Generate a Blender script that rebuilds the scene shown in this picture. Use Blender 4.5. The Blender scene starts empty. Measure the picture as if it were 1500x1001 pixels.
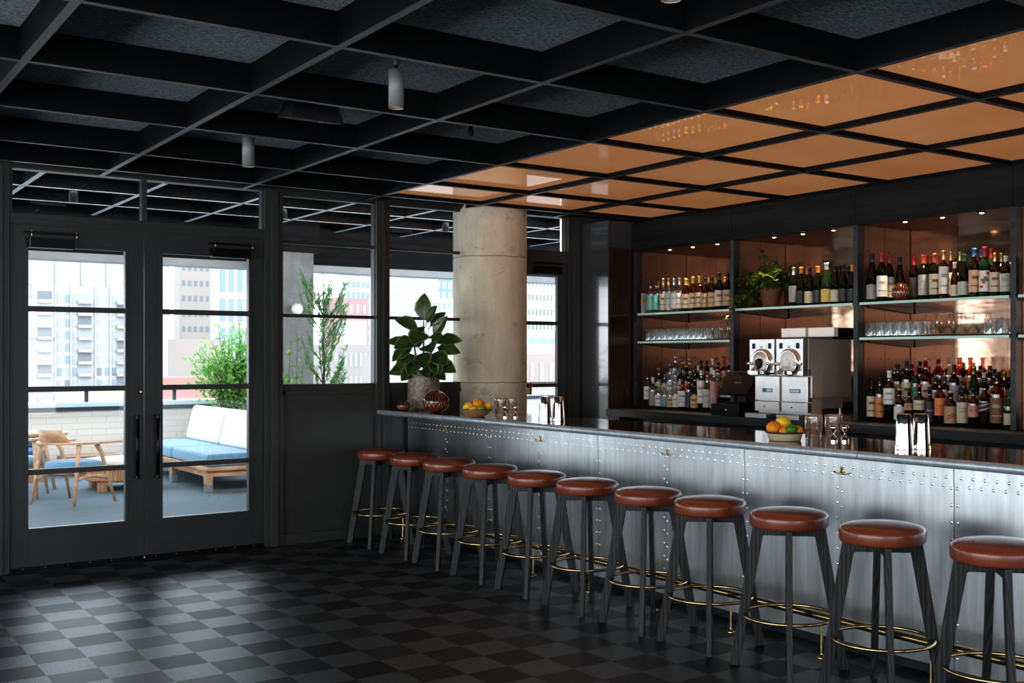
import bpy, bmesh, math, random
from mathutils import Vector, Matrix, noise as mnoise
C = bpy.context.scene.collection
PI = math.pi
R = math.radians
rng = random.Random(7)

# ------------------------------------------------------------------ materials
MATS = {}
def nt(name):
    m = bpy.data.materials.new(name); m.use_nodes = True
    t = m.node_tree; t.nodes.clear()
    o = t.nodes.new('ShaderNodeOutputMaterial')
    MATS[name] = m
    return m, t, o
def N(t, typ, **kw):
    n = t.nodes.new(typ)
    for k, v in kw.items():
        if k.startswith('i_'):
            key = k[2:]
            key = int(key) if key.isdigit() else key.replace('_', ' ')
            n.inputs[key].default_value = v
        else:
            setattr(n, k, v)
    return n
def rgb(c): return (c[0], c[1], c[2], 1.0)
def coords(t, scale=(1, 1, 1), out='Object', rot=(0, 0, 0)):
    tc = N(t, 'ShaderNodeTexCoord'); mp = N(t, 'ShaderNodeMapping')
    mp.inputs['Scale'].default_value = scale; mp.inputs['Rotation'].default_value = rot
    t.links.new(tc.outputs[out], mp.inputs['Vector'])
    return mp.outputs['Vector']
def ramp(t, fac, stops):
    r = N(t, 'ShaderNodeValToRGB')
    e = r.color_ramp.elements
    while len(e) < len(stops): e.new(0.5)
    for i, (p, c) in enumerate(stops):
        e[i].position = p; e[i].color = rgb(c) if len(c) == 3 else c
    t.links.new(fac, r.inputs['Fac'])
    return r.outputs['Color']
def mixc(t, fac, a, b, mode='MIX'):
    n = N(t, 'ShaderNodeMix', data_type='RGBA', blend_type=mode)
    for s, v in ((0, fac), (6, a), (7, b)):
        if hasattr(v, 'node'): t.links.new(v, n.inputs[s])
        else: n.inputs[s].default_value = rgb(v) if isinstance(v, (tuple, list)) else v
    return n.outputs[2]
def math_(t, op, a, b=0.0):
    n = N(t, 'ShaderNodeMath', operation=op)
    for i, v in enumerate((a, b)):
        if hasattr(v, 'node'): t.links.new(v, n.inputs[i])
        else: n.inputs[i].default_value = v
    return n.outputs[0]
def noise(t, vec, scale=5, detail=3, rough=.5):
    n = N(t, 'ShaderNodeTexNoise'); n.inputs['Scale'].default_value = scale
    n.inputs['Detail'].default_value = detail; n.inputs['Roughness'].default_value = rough
    if vec is not None: t.links.new(vec, n.inputs['Vector'])
    return n.outputs['Fac']
def bump(t, h, strength=.2, dist=.01):
    b = N(t, 'ShaderNodeBump'); b.inputs['Strength'].default_value = strength; b.inputs['Distance'].default_value = dist
    t.links.new(h, b.inputs['Height'])
    return b.outputs['Normal']
def P(name, base, rough=.5, metal=0.0, var=None, vscale=8, stretch=(1, 1, 1), bmp=0.0, bscale=None, bdist=.004, coat=0.0, spec=.5, emit=None, es=0.0, sheen=0.0, rvar=0.0):
    """Principled surface with noise-driven colour, roughness and bump."""
    m, t, o = nt(name)
    p = N(t, 'ShaderNodeBsdfPrincipled')
    p.inputs['Base Color'].default_value = rgb(base); p.inputs['Roughness'].default_value = rough
    p.inputs['Metallic'].default_value = metal; p.inputs['Specular IOR Level'].default_value = spec
    p.inputs['Coat Weight'].default_value = coat; p.inputs['Coat Roughness'].default_value = .05
    if sheen: p.inputs['Sheen Weight'].default_value = sheen
    if emit: p.inputs['Emission Color'].default_value = rgb(emit); p.inputs['Emission Strength'].default_value = es
    v = coords(t, stretch)
    if var is not None or rvar:
        f = noise(t, v, vscale, 4, .6)
        if var is not None:
            c = ramp(t, f, [(.3, base), (.7, var)]); t.links.new(c, p.inputs['Base Color'])
        if rvar:
            rr = N(t, 'ShaderNodeMapRange'); t.links.new(f, rr.inputs['Value'])
            rr.inputs['From Min'].default_value = .3; rr.inputs['From Max'].default_value = .7
            rr.inputs['To Min'].default_value = max(.01, rough - rvar); rr.inputs['To Max'].default_value = rough + rvar
            t.links.new(rr.outputs['Result'], p.inputs['Roughness'])
    if bmp:
        t.links.new(bump(t, noise(t, v, bscale or vscale * 3, 3, .6), bmp, bdist), p.inputs['Normal'])
    t.links.new(p.outputs[0], o.inputs[0])
    return m
def thin_glass(name, tint=(.95, .97, .96), boost=1.0, rough=0.0, add=0.0):
    m, t, o = nt(name)
    tr = N(t, 'ShaderNodeBsdfTransparent'); tr.inputs[0].default_value = rgb(tint)
    gl = N(t, 'ShaderNodeBsdfAnisotropic') if False else N(t, 'ShaderNodeBsdfGlossy')
    gl.inputs['Roughness'].default_value = rough; gl.inputs['Color'].default_value = (1, 1, 1, 1)
    fr = N(t, 'ShaderNodeFresnel'); gg = N(t, 'ShaderNodeNewGeometry')
    t.links.new(math_(t, 'SUBTRACT', 1.5, math_(t, 'MULTIPLY', gg.outputs['Backfacing'], 1.5 - 1 / 1.5)), fr.inputs['IOR'])
    v = math_(t, 'MULTIPLY', fr.outputs[0], boost); v = math_(t, 'ADD', v, add); v = math_(t, 'MINIMUM', v, 1.0)
    mx = N(t, 'ShaderNodeMixShader'); t.links.new(v, mx.inputs[0]); t.links.new(tr.outputs[0], mx.inputs[1]); t.links.new(gl.outputs[0], mx.inputs[2])
    t.links.new(mx.outputs[0], o.inputs[0])
    return m
def wood(name, a, b, axis='Z', scale=14, rough=.5, bmp=.15, stretch=12, coat=0.0, spec=.5):
    m, t, o = nt(name)
    s = {'X': (1 / stretch * 3, 3, 3), 'Y': (3, 1 / stretch * 3, 3), 'Z': (3, 3, 1 / stretch * 3)}[axis]
    v = coords(t, s)
    n1 = noise(t, v, scale, 6, .65)
    w = N(t, 'ShaderNodeTexWave'); w.inputs['Scale'].default_value = scale * .35; w.inputs['Distortion'].default_value = 6; w.inputs['Detail'].default_value = 3
    t.links.new(v, w.inputs['Vector'])
    f = math_(t, 'ADD', math_(t, 'MULTIPLY', n1, .65), math_(t, 'MULTIPLY', w.outputs['Fac'], .35))
    c = ramp(t, f, [(.3, a), (.72, b)])
    p = N(t, 'ShaderNodeBsdfPrincipled'); p.inputs['Roughness'].default_value = rough; p.inputs['Coat Weight'].default_value = coat
    p.inputs['Specular IOR Level'].default_value = spec
    t.links.new(c, p.inputs['Base Color']); t.links.new(bump(t, f, bmp, .003), p.inputs['Normal'])
    t.links.new(p.outputs[0], o.inputs[0])
    return m

def leafm(name, a, b, scale, tr=.45, rough=.4, spec=.5):
    m, t, o = nt(name)
    f = noise(t, coords(t), scale, 3, .6); c = ramp(t, f, [(.3, a), (.7, b)])
    p = N(t, 'ShaderNodeBsdfPrincipled'); p.inputs['Roughness'].default_value = rough; p.inputs['Specular IOR Level'].default_value = spec; t.links.new(c, p.inputs['Base Color'])
    l = N(t, 'ShaderNodeBsdfTranslucent'); t.links.new(c, l.inputs[0])
    x = N(t, 'ShaderNodeMixShader'); x.inputs[0].default_value = tr; t.links.new(p.outputs[0], x.inputs[1]); t.links.new(l.outputs[0], x.inputs[2]); t.links.new(x.outputs[0], o.inputs[0])
    return m

# ------------------------------------------------------------------ mesh builder
class MB:
    def __init__(s): s.v = []; s.f = []; s.mi = []; s.sm = []
    def add(s, vs, fs, mi=0, smooth=False):
        k = len(s.v); s.v += [tuple(v) for v in vs]
        for f in fs:
            s.f.append(tuple(i + k for i in f)); s.mi.append(mi); s.sm.append(smooth)
        return s
    def box(s, x0, x1, y0, y1, z0, z1, mi=0):
        v = [(x, y, z) for x in (x0, x1) for y in (y0, y1) for z in (z0, z1)]
        return s.add(v, [(0, 1, 3, 2), (4, 6, 7, 5), (0, 4, 5, 1), (2, 3, 7, 6), (0, 2, 6, 4), (1, 5, 7, 3)], mi)
    def obox(s, c, ax, ay, az, hx, hy, hz, mi=0):
        """oriented box: centre, three unit axes, half sizes"""
        c = Vector(c); ax, ay, az = Vector(ax), Vector(ay), Vector(az)
        v = [c + ax * (i * hx) + ay * (j * hy) + az * (k * hz) for i in (-1, 1) for j in (-1, 1) for k in (-1, 1)]
        return s.add(v, [(0, 1, 3, 2), (4, 6, 7, 5), (0, 4, 5, 1), (2, 3, 7, 6), (0, 2, 6, 4), (1, 5, 7, 3)], mi)
    def quad(s, a, b, c, d, mi=0): return s.add([a, b, c, d], [(0, 1, 2, 3)], mi)
    def lathe(s, prof, n=20, c=(0, 0, 0), mi=0, axis='z', cap=True, smooth=True, sx=1.0, sy=1.0, yaw=0.0):
        vs = []; fs = []
        for (r, z) in prof:
            for i in range(n):
                a = 2 * PI * i / n + yaw
                x, y = r * math.cos(a) * sx, r * math.sin(a) * sy
                p = (x, y, z) if axis == 'z' else ((z, x, y) if axis == 'x' else (x, z, y))
                vs.append((p[0] + c[0], p[1] + c[1], p[2] + c[2]))
        m = len(prof)
        for j in range(m - 1):
            for i in range(n):
                fs.append((j * n + i, j * n + (i + 1) % n, (j + 1) * n + (i + 1) % n, (j + 1) * n + i))
        s.add(vs, fs, mi, smooth)
        if cap:
            k = len(s.v)
            if prof[0][0] > 1e-6: s.add(vs[:n], [tuple(reversed(range(n)))], mi)
            if prof[-1][0] > 1e-6: s.add(vs[-n:], [tuple(range(n))], mi)
        return s
    def cyl(s, c, r, z0, z1, n=16, mi=0): return s.lathe([(r, z0), (r, z1)], n, c, mi)
    def tube(s, pts, rad, n=8, mi=0, closed=False, smooth=True, sx=1.0):
        """sweep a circle along points; rad scalar or list"""
        pts = [Vector(p) for p in pts]; m = len(pts)
        if not hasattr(rad, '__len__'): rad = [rad] * m
        vs = []; prev = None
        for i, p in enumerate(pts):
            if closed: d = pts[(i + 1) % m] - pts[i - 1]
            else: d = pts[min(i + 1, m - 1)] - pts[max(i - 1, 0)]
            d.normalize()
            if prev is None:
                u = d.orthogonal().normalized()
            else:
                u = (prev - d * prev.dot(d))
                u = u.normalized() if u.length > 1e-6 else d.orthogonal().normalized()
            prev = u; w = d.cross(u)
            for k in range(n):
                a = 2 * PI * k / n
                vs.append(p + (u * math.cos(a) * sx + w * math.sin(a)) * rad[i])
        fs = []
        for j in range(m if closed else m - 1):
            b = (j + 1) % m
            for k in range(n):
                fs.append((j * n + k, j * n + (k + 1) % n, b * n + (k + 1) % n, b * n + k))
        if not closed:
            fs.append(tuple(reversed(range(n)))); fs.append(tuple((m - 1) * n + k for k in range(n)))
        return s.add(vs, fs, mi, smooth)
    def sphere(s, c, r, n=16, m=10, mi=0, sx=1, sy=1, sz=1):
        prof = [(r * math.sin(PI * i / m), -r * math.cos(PI * i / m) * sz) for i in range(m + 1)]
        prof[0] = (1e-5, -r * sz); prof[-1] = (1e-5, r * sz)
        return s.lathe(prof, n, c, mi, sx=sx, sy=sy, cap=False)
    def leaf(s, p, d, up, L, W, mi=0, rim=None, bend=.15):
        """a pointed leaf with a fold; rim = material index for a pale margin"""
        p = Vector(p); d = Vector(d).normalized(); up = Vector(up)
        sd = d.cross(up)
        sd = sd.normalized() if sd.length > 1e-5 else d.orthogonal().normalized()
        nn = sd.cross(d).normalized()
        ts = (0, .15, .38, .65, .87, 1); ws = (.06, .55, 1, .88, .45, .02)
        def row(k):
            return [p + d * (L * t) - nn * (bend * L * t * t) + sd * (W * .5 * w * k) + nn * (abs(k) * W * .12 * w) for t, w in zip(ts, ws)]
        ks = (-1, 0, 1) if rim is None else (-1, -.80, 0, .80, 1)
        rows = [row(k) for k in ks]; n = len(ts); vs = [v for r in rows for v in r]
        for j in range(len(ks) - 1):
            mm = rim if rim is not None and j in (0, len(ks) - 2) else mi
            s.add([], [], mm)
            base = len(s.v)
            s.v += [tuple(v) for v in rows[j] + rows[j + 1]]
            for i in range(n - 1):
                s.f.append((base + i, base + i + 1, base + n + i + 1, base + n + i)); s.mi.append(mm); s.sm.append(True)
        return s
    def build(s, name, mats, parent=None, bevel=0.0, loc=None, merge=False, segs=2):
        me = bpy.data.meshes.new(name)
        me.from_pydata(s.v, [], s.f)
        if not isinstance(mats, (list, tuple)): mats = [mats]
        for m in mats: me.materials.append(m)
        me.polygons.foreach_set('material_index', s.mi)
        me.polygons.foreach_set('use_smooth', s.sm)
        bm = bmesh.new(); bm.from_mesh(me)
        if merge: bmesh.ops.remove_doubles(bm, verts=bm.verts, dist=1e-5)
        bmesh.ops.recalc_face_normals(bm, faces=bm.faces)
        if bevel:
            es = [e for e in bm.edges if len(e.link_faces) == 2 and e.calc_face_angle(0) > .5]
            bmesh.ops.bevel(bm, geom=es, offset=bevel, segments=segs, profile=.6, affect='EDGES', clamp_overlap=True)
            for f in bm.faces: f.smooth = False
        bm.to_mesh(me); bm.free(); me.update()
        o = bpy.data.objects.new(name, me); C.objects.link(o)
        if parent is not None: o.parent = parent
        if loc is not None: o.location = loc
        return o
def tag(o, label, cat=None, group=None, kind=None):
    o['label'] = label
    if cat: o['category'] = cat
    if group: o['group'] = group
    if kind: o['kind'] = kind
    return o
def empty(name, loc=(0, 0, 0), rz=0.0):
    o = bpy.data.objects.new(name, None); C.objects.link(o)
    o.location = loc; o.rotation_euler = (0, 0, rz); o.empty_display_size = .05
    return o
def struct(o, label): return tag(o, label, None, None, 'structure')
def copy_tree(o, parent=None):
    c = o.copy(); C.objects.link(c); c.parent = parent
    for ch in o.children: copy_tree(ch, c)
    return c
ORD = ['zeroth', 'first', 'second', 'third', 'fourth', 'fifth', 'sixth', 'seventh', 'eighth', 'ninth', 'tenth', 'eleventh', 'twelfth', 'thirteenth', 'fourteenth', 'fifteenth', 'sixteenth', 'seventeenth', 'eighteenth', 'nineteenth', 'twentieth']
def text_pts(string, size):
    """flat letter faces of a string centred on the origin: (verts2d, faces)"""
    cu = bpy.data.curves.new('lettering', 'FONT'); cu.body = string; cu.size = size; cu.align_x = 'CENTER'; cu.align_y = 'CENTER'; cu.resolution_u = 2
    ob = bpy.data.objects.new('lettering', cu); C.objects.link(ob)
    dg = bpy.context.evaluated_depsgraph_get(); dg.update()
    me = bpy.data.meshes.new_from_object(ob.evaluated_get(dg))
    vs = [(v.co.x, v.co.y) for v in me.vertices]; fs = [tuple(p.vertices) for p in me.polygons]
    bpy.data.objects.remove(ob); bpy.data.curves.remove(cu); bpy.data.meshes.remove(me)
    return vs, fs
# ------------------------------------------------------------------ material set
def floor_mat():
    m, t, o = nt('parquet')
    tc = N(t, 'ShaderNodeTexCoord'); sp = N(t, 'ShaderNodeSeparateXYZ'); t.links.new(tc.outputs['Object'], sp.inputs[0])
    T = .2286
    u = math_(t, 'DIVIDE', math_(t, 'SUBTRACT', sp.outputs[0], 1.063), T); v = math_(t, 'DIVIDE', math_(t, 'SUBTRACT', sp.outputs[1], 6.367), T)
    fu = math_(t, 'FLOOR', u); fv = math_(t, 'FLOOR', v)
    par = math_(t, 'FLOORED_MODULO', math_(t, 'ADD', fu, fv), 2.0)          # 1 = grain along Y
    cb = N(t, 'ShaderNodeCombineXYZ'); t.links.new(fu, cb.inputs[0]); t.links.new(fv, cb.inputs[1])
    wn = N(t, 'ShaderNodeTexWhiteNoise'); t.links.new(cb.outputs[0], wn.inputs['Vector']); rnd = wn.outputs['Value']
    # strips inside each block
    def grain(sx, sy, along):
        c2 = N(t, 'ShaderNodeCombineXYZ'); t.links.new(math_(t, 'MULTIPLY', sp.outputs[0], sx), c2.inputs[0]); t.links.new(math_(t, 'MULTIPLY', sp.outputs[1], sy), c2.inputs[1])
        t.links.new(math_(t, 'MULTIPLY', rnd, 37.0), c2.inputs[2])
        n = noise(t, c2.outputs[0], 3.2, 6, .62)
        w = N(t, 'ShaderNodeTexWave', wave_type='BANDS', bands_direction='X' if along == 'Y' else 'Y'); w.inputs['Scale'].default_value = 2.6; w.inputs['Distortion'].default_value = 9; w.inputs['Detail'].default_value = 2; w.inputs['Detail Scale'].default_value = .8
        t.links.new(c2.outputs[0], w.inputs['Vector'])
        return math_(t, 'ADD', math_(t, 'MULTIPLY', n, .6), math_(t, 'MULTIPLY', w.outputs['Fac'], .4))
    gy = grain(11, 2.6, 'Y'); gx = grain(2.6, 11, 'X')
    mx = N(t, 'ShaderNodeMix', data_type='FLOAT'); t.links.new(par, mx.inputs[0]); t.links.new(gx, mx.inputs[2]); t.links.new(gy, mx.inputs[3]); g = mx.outputs[0]
    cl = ramp(t, g, [(.3, (.009, .0115, .0135)), (.7, (.046, .054, .062))]); cd = ramp(t, g, [(.25, (.007, .0075, .008)), (.75, (.018, .019, .021))])
    col = mixc(t, par, cd, cl)
    col = mixc(t, math_(t, 'MULTIPLY', rnd, .45), col, (.012, .013, .015))
    p = N(t, 'ShaderNodeBsdfPrincipled'); t.links.new(col, p.inputs['Base Color'])
    rg = math_(t, 'ADD', math_(t, 'MULTIPLY', g, .14), .38); t.links.new(rg, p.inputs['Roughness'])
    sl = math_(t, 'ADD', math_(t, 'MULTIPLY', par, .75), math_(t, 'ADD', math_(t, 'MULTIPLY', rnd, .34), .16)); sl = math_(t, 'MULTIPLY', sl, math_(t, 'ADD', .45, math_(t, 'MULTIPLY', g, 1.15))); t.links.new(sl, p.inputs['Specular IOR Level'])
    # joints
    fru = math_(t, 'FRACT', u); frv = math_(t, 'FRACT', v)
    eu = math_(t, 'MINIMUM', fru, math_(t, 'SUBTRACT', 1.0, fru)); ev = math_(t, 'MINIMUM', frv, math_(t, 'SUBTRACT', 1.0, frv))
    jt = math_(t, 'GREATER_THAN', math_(t, 'MINIMUM', eu, ev), .008)
    h = math_(t, 'ADD', math_(t, 'MULTIPLY', g, .5), jt)
    t.links.new(bump(t, h, .25, .0012), p.inputs['Normal'])
    t.links.new(math_(t, 'MULTIPLY', math_(t, 'ADD', .10, math_(t, 'MULTIPLY', par, .34)), math_(t, 'ADD', .3, math_(t, 'MULTIPLY', g, 1.4))), p.inputs['Coat Weight']); p.inputs['Coat Roughness'].default_value = .42; p.inputs['Coat Tint'].default_value = (.85, .94, 1, 1)
    t.links.new(p.outputs[0], o.inputs[0]); return m
def beam_mat():
    """black-stained plywood with paler cut edges underneath"""
    m, t, o = nt('black_plywood')
    g = N(t, 'ShaderNodeNewGeometry'); sp = N(t, 'ShaderNodeSeparateXYZ'); t.links.new(g.outputs['Normal'], sp.inputs[0])
    edge = math_(t, 'GREATER_THAN', math_(t, 'MULTIPLY', sp.outputs[2], -1.0), .9)
    v = coords(t, (6, 6, 30)); n1 = noise(t, v, 4, 6, .65)
    c1 = ramp(t, n1, [(.3, (.0025, .003, .0036)), (.75, (.008, .0095, .011))])
    v2 = coords(t, (9, 9, 9)); n2 = noise(t, v2, 9, 5, .7)
    c2 = ramp(t, n2, [(.3, (.13, .135, .14)), (.7, (.24, .245, .25))])
    p = N(t, 'ShaderNodeBsdfPrincipled'); t.links.new(mixc(t, edge, c1, c2), p.inputs['Base Color']); t.links.new(math_(t, 'SUBTRACT', .6, math_(t, 'MULTIPLY', edge, .2)), p.inputs['Roughness']); t.links.new(math_(t, 'ADD', .15, math_(t, 'MULTIPLY', edge, .35)), p.inputs['Specular IOR Level'])
    t.links.new(bump(t, n1, .12, .003), p.inputs['Normal']); t.links.new(p.outputs[0], o.inputs[0]); return m
def acoustic_mat():
    m, t, o = nt('wood_wool')
    v = coords(t, (1, 1, 1)); n1 = noise(t, v, 70, 4, .75); n2 = noise(t, coords(t, (30, 90, 1)), 1, 3, .6); f = math_(t, 'ADD', math_(t, 'MULTIPLY', n1, .5), math_(t, 'MULTIPLY', n2, .5))
    c = ramp(t, f, [(.36, (.10, .135, .15)), (.50, (.42, .52, .55)), (.64, (.90, .95, .96))])
    p = N(t, 'ShaderNodeBsdfPrincipled'); t.links.new(c, p.inputs['Base Color']); p.inputs['Roughness'].default_value = .95; t.links.new(bump(t, f, .8, .006), p.inputs['Normal'])
    t.links.new(p.outputs[0], o.inputs[0]); return m
def zinc_mat(name, base, rough, streak=.18, metal=1.0):
    m, t, o = nt(name)
    v = coords(t, (9, 9, .8)); f = noise(t, v, 3, 5, .62); f2 = noise(t, coords(t, (2, 2, 1.4)), 2.2, 2, .5)
    a = tuple(x * .62 for x in base)
    c = ramp(t, math_(t, 'ADD', math_(t, 'MULTIPLY', f, .6), math_(t, 'MULTIPLY', f2, .4)), [(.3, a), (.68, base)])
    p = N(t, 'ShaderNodeBsdfPrincipled'); p.inputs['Metallic'].default_value = metal; t.links.new(c, p.inputs['Base Color'])
    t.links.new(math_(t, 'ADD', math_(t, 'MULTIPLY', f2, streak), rough), p.inputs['Roughness'])
    t.links.new(p.outputs[0], o.inputs[0]); return m
def copper_mat():
    m, t, o = nt('copper_sheet')
    v = coords(t, (1.0, 1.2, 3.2)); f = noise(t, v, 2.4, 2, .5)
    n2 = noise(t, coords(t, (1, 1, 1)), 6, 4, .6)
    p = N(t, 'ShaderNodeBsdfPrincipled'); p.inputs['Metallic'].default_value = 1.0
    t.links.new(ramp(t, n2, [(.3, (.62, .36, .24)), (.7, (.74, .47, .34))]), p.inputs['Base Color'])
    p.inputs['Roughness'].default_value = .11; t.links.new(bump(t, f, .09, .03), p.inputs['Normal'])
    t.links.new(p.outputs[0], o.inputs[0]); return m
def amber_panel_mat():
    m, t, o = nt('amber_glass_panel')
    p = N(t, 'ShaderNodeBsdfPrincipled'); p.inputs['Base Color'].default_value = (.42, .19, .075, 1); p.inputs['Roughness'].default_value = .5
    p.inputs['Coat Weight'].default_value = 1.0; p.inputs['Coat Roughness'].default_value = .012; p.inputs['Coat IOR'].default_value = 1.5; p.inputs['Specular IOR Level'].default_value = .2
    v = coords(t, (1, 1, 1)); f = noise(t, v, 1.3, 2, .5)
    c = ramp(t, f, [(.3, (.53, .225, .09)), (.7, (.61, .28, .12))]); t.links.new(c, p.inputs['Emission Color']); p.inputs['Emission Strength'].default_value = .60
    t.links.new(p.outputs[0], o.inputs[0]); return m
def concrete_mat(name, a, b, joints=True, jz=(1.27, 2.38)):
    m, t, o = nt(name)
    v = coords(t, (1, 1, 1)); n1 = noise(t, v, 3.5, 8, .68); n2 = noise(t, coords(t, (5, 5, .9)), 2.2, 6, .7); n3 = noise(t, v, 60, 3, .6)
    f = math_(t, 'ADD', math_(t, 'MULTIPLY', n1, .55), math_(t, 'MULTIPLY', n2, .45))
    c = ramp(t, f, [(.28, a), (.5, tuple((x + y) / 2 for x, y in zip(a, b))), (.7, b)])
    vo = N(t, 'ShaderNodeTexVoronoi'); vo.inputs['Scale'].default_value = 17; t.links.new(v, vo.inputs['Vector'])
    pit = math_(t, 'LESS_THAN', vo.outputs['Distance'], .07)
    c = mixc(t, math_(t, 'MULTIPLY', pit, .6), c, tuple(x * .35 for x in a))
    st = math_(t, 'GREATER_THAN', noise(t, coords(t, (2.5, 2.5, 4)), 2.0, 5, .75), .62)
    c = mixc(t, math_(t, 'MULTIPLY', st, .35), c, tuple(x * .45 for x in a))
    if joints:
        sp = N(t, 'ShaderNodeSeparateXYZ'); tc = N(t, 'ShaderNodeTexCoord'); t.links.new(tc.outputs['Object'], sp.inputs[0])
        wob = math_(t, 'MULTIPLY', math_(t, 'SUBTRACT', noise(t, v, 6, 3, .6), .5), .03)
        acc = None
        for z in jz:
            d = math_(t, 'ABSOLUTE', math_(t, 'SUBTRACT', math_(t, 'ADD', sp.outputs[2], wob), z)); l = math_(t, 'LESS_THAN', d, .004)
            acc = l if acc is None else math_(t, 'MAXIMUM', acc, l)
        c = mixc(t, math_(t, 'MULTIPLY', acc, .75), c, tuple(x * .3 for x in a))
    p = N(t, 'ShaderNodeBsdfPrincipled'); t.links.new(c, p.inputs['Base Color']); p.inputs['Roughness'].default_value = .78
    t.links.new(bump(t, math_(t, 'ADD', f, math_(t, 'MULTIPLY', n3, .2)), .25, .01), p.inputs['Normal']); t.links.new(p.outputs[0], o.inputs[0]); return m
def brick_mat(name, a, b, mortar, sx=1, scale=1.0, bw=.4, rh=.1, flip=False):
    m, t, o = nt(name)
    v = coords(t, (1, 1, 1), rot=(R(90), 0, 0))
    br = N(t, 'ShaderNodeTexBrick'); br.inputs['Color1'].default_value = rgb(a); br.inputs['Color2'].default_value = rgb(b); br.inputs['Mortar'].default_value = rgb(mortar)
    br.inputs['Scale'].default_value = scale; br.inputs['Brick Width'].default_value = bw; br.inputs['Row Height'].default_value = rh; br.inputs['Mortar Size'].default_value = .006
    t.links.new(v, br.inputs['Vector'])
    p = N(t, 'ShaderNodeBsdfPrincipled'); t.links.new(br.outputs['Color'], p.inputs['Base Color']); p.inputs['Roughness'].default_value = .85
    t.links.new(p.outputs[0], o.inputs[0]); return m
def pot_mat():
    """dark red-brown glaze running into a cream drip line over bare clay"""
    m, t, o = nt('drip_glaze')
    tc = N(t, 'ShaderNodeTexCoord'); sp = N(t, 'ShaderNodeSeparateXYZ'); t.links.new(tc.outputs['Generated'], sp.inputs[0])
    a = math_(t, 'ARCTAN2', math_(t, 'SUBTRACT', sp.outputs[1], .5), math_(t, 'SUBTRACT', sp.outputs[0], .5))
    s1 = math_(t, 'POWER', math_(t, 'ABSOLUTE', math_(t, 'SINE', math_(t, 'MULTIPLY', a, 9.0))), 2.0)
    w = math_(t, 'MULTIPLY', math_(t, 'SUBTRACT', s1, .4), .20)
    z = math_(t, 'ADD', sp.outputs[2], w)
    c = ramp(t, z, [(.0, (.16, .032, .014)), (.40, (.19, .04, .017)), (.42, (.62, .52, .38)), (.47, (.5, .36, .22)), (.50, (.05, .014, .008)), (1, (.035, .012, .008))])
    streak = math_(t, 'MULTIPLY', math_(t, 'GREATER_THAN', math_(t, 'SINE', math_(t, 'MULTIPLY', a, 23.0)), .35), math_(t, 'GREATER_THAN', z, .52))
    c = mixc(t, math_(t, 'MULTIPLY', streak, .8), c, (.22, .06, .02))
    p = N(t, 'ShaderNodeBsdfPrincipled'); t.links.new(c, p.inputs['Base Color']); p.inputs['Roughness'].default_value = .14; p.inputs['Coat Weight'].default_value = .6
    t.links.new(p.outputs[0], o.inputs[0]); return m

end_board = P('dark_end_board', (.05, .028, .018), .16, .5, var=(.08, .045, .03), vscale=2, stretch=(1, 1, .3)); parquet = floor_mat(); plywood = beam_mat(); woodwool = acoustic_mat()
frame_paint = P('frame_paint', (.041, .042, .0385), .42, var=(.050, .051, .047), vscale=3)
door_paint = P('door_paint', (.034, .037, .037), .40, var=(.041, .044, .044), vscale=2)
gloss_black = P('gloss_black_panel', (.012, .014, .016), .16, spec=.7)
side_wall_paint = P('satin_side_wall', (.05, .055, .06), .17, spec=1.0, bmp=.03, bscale=30, coat=1.0)
black_metal = P('black_metal', (.008, .008, .009), .35, .6)
black_plastic = P('black_plastic', (.006, .006, .007), .42, spec=.3, bmp=.05, bscale=200)
glass_pane = thin_glass('window_glass', (.955, .97, .975), 1.0)
zinc_front = zinc_mat('zinc_sheet', (.92, .96, .985), .262, .05, 1.0)
zinc_strip = zinc_mat('zinc_strip', (.90, .94, .96), .262, .05, 1.0)
zinc_nose = zinc_mat('zinc_nosing', (.66, .74, .79), .36, .12, .62)
zinc_top = zinc_mat('zinc_bar_top', (.66, .60, .57), .06, .07)
brass = P('brass', (.78, .56, .26), .2, 1.0, var=(.62, .43, .18), vscale=14, rvar=.06)
old_brass = P('aged_brass', (.70, .52, .26), .24, 1.0, var=(.5, .36, .17), vscale=10)
steel = P('brushed_steel', (.74, .69, .63), .42, .72, var=(.66, .61, .55), vscale=2, stretch=(1, 1, .6), rvar=.05)
steel_bright = P('polished_steel', (.86, .84, .80), .06, 1.0)
steel_dull = P('satin_steel', (.72, .71, .69), .32, 1.0, var=(.62, .61, .6), vscale=9)
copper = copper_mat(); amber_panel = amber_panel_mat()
brown_board = P('brown_metal_board', (.16, .085, .055), .36, .6, var=(.21, .115, .075), vscale=3, stretch=(1, 1, .4))
black_wood = wood('black_stained_wood', (.010, .012, .014), (.035, .040, .045), 'Y', 12, .38)
speaker_black = P('speaker_black', (.022, .023, .024), .5, bmp=.05, bscale=200); blue_wood = wood('blue_black_drawer_wood', (.020, .028, .038), (.055, .07, .09), 'Y', 12, .34)
header_wood = wood('black_header_wood', (.004, .005, .006), (.014, .017, .019), 'Y', 9, .45, spec=.22)
stool_wood = wood('black_ash', (.005, .0055, .006), (.042, .041, .038), 'Z', 22, .5, .35, 16, spec=.35)
leather = P('cognac_leather', (.20, .042, .018), .30, var=(.255, .062, .025), vscale=5, bmp=.12, bscale=160, bdist=.001, coat=.25, rvar=.05)
concrete = concrete_mat('column_concrete', (.53, .46, .345), (.84, .75, .59))
concrete_grey = concrete_mat('grey_concrete', (.11, .12, .125), (.24, .25, .255), False)
amberlens = P('lamp_glow', (1, .8, .5), .4, emit=(1, .68, .32), es=9)
lamp_grey = P('lamp_grey', (.30, .30, .31), .5, var=(.34, .34, .34), vscale=4)
drip = pot_mat(); clay = P('terracotta', (.24, .10, .055), .75, var=(.30, .13, .07), vscale=6)
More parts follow.
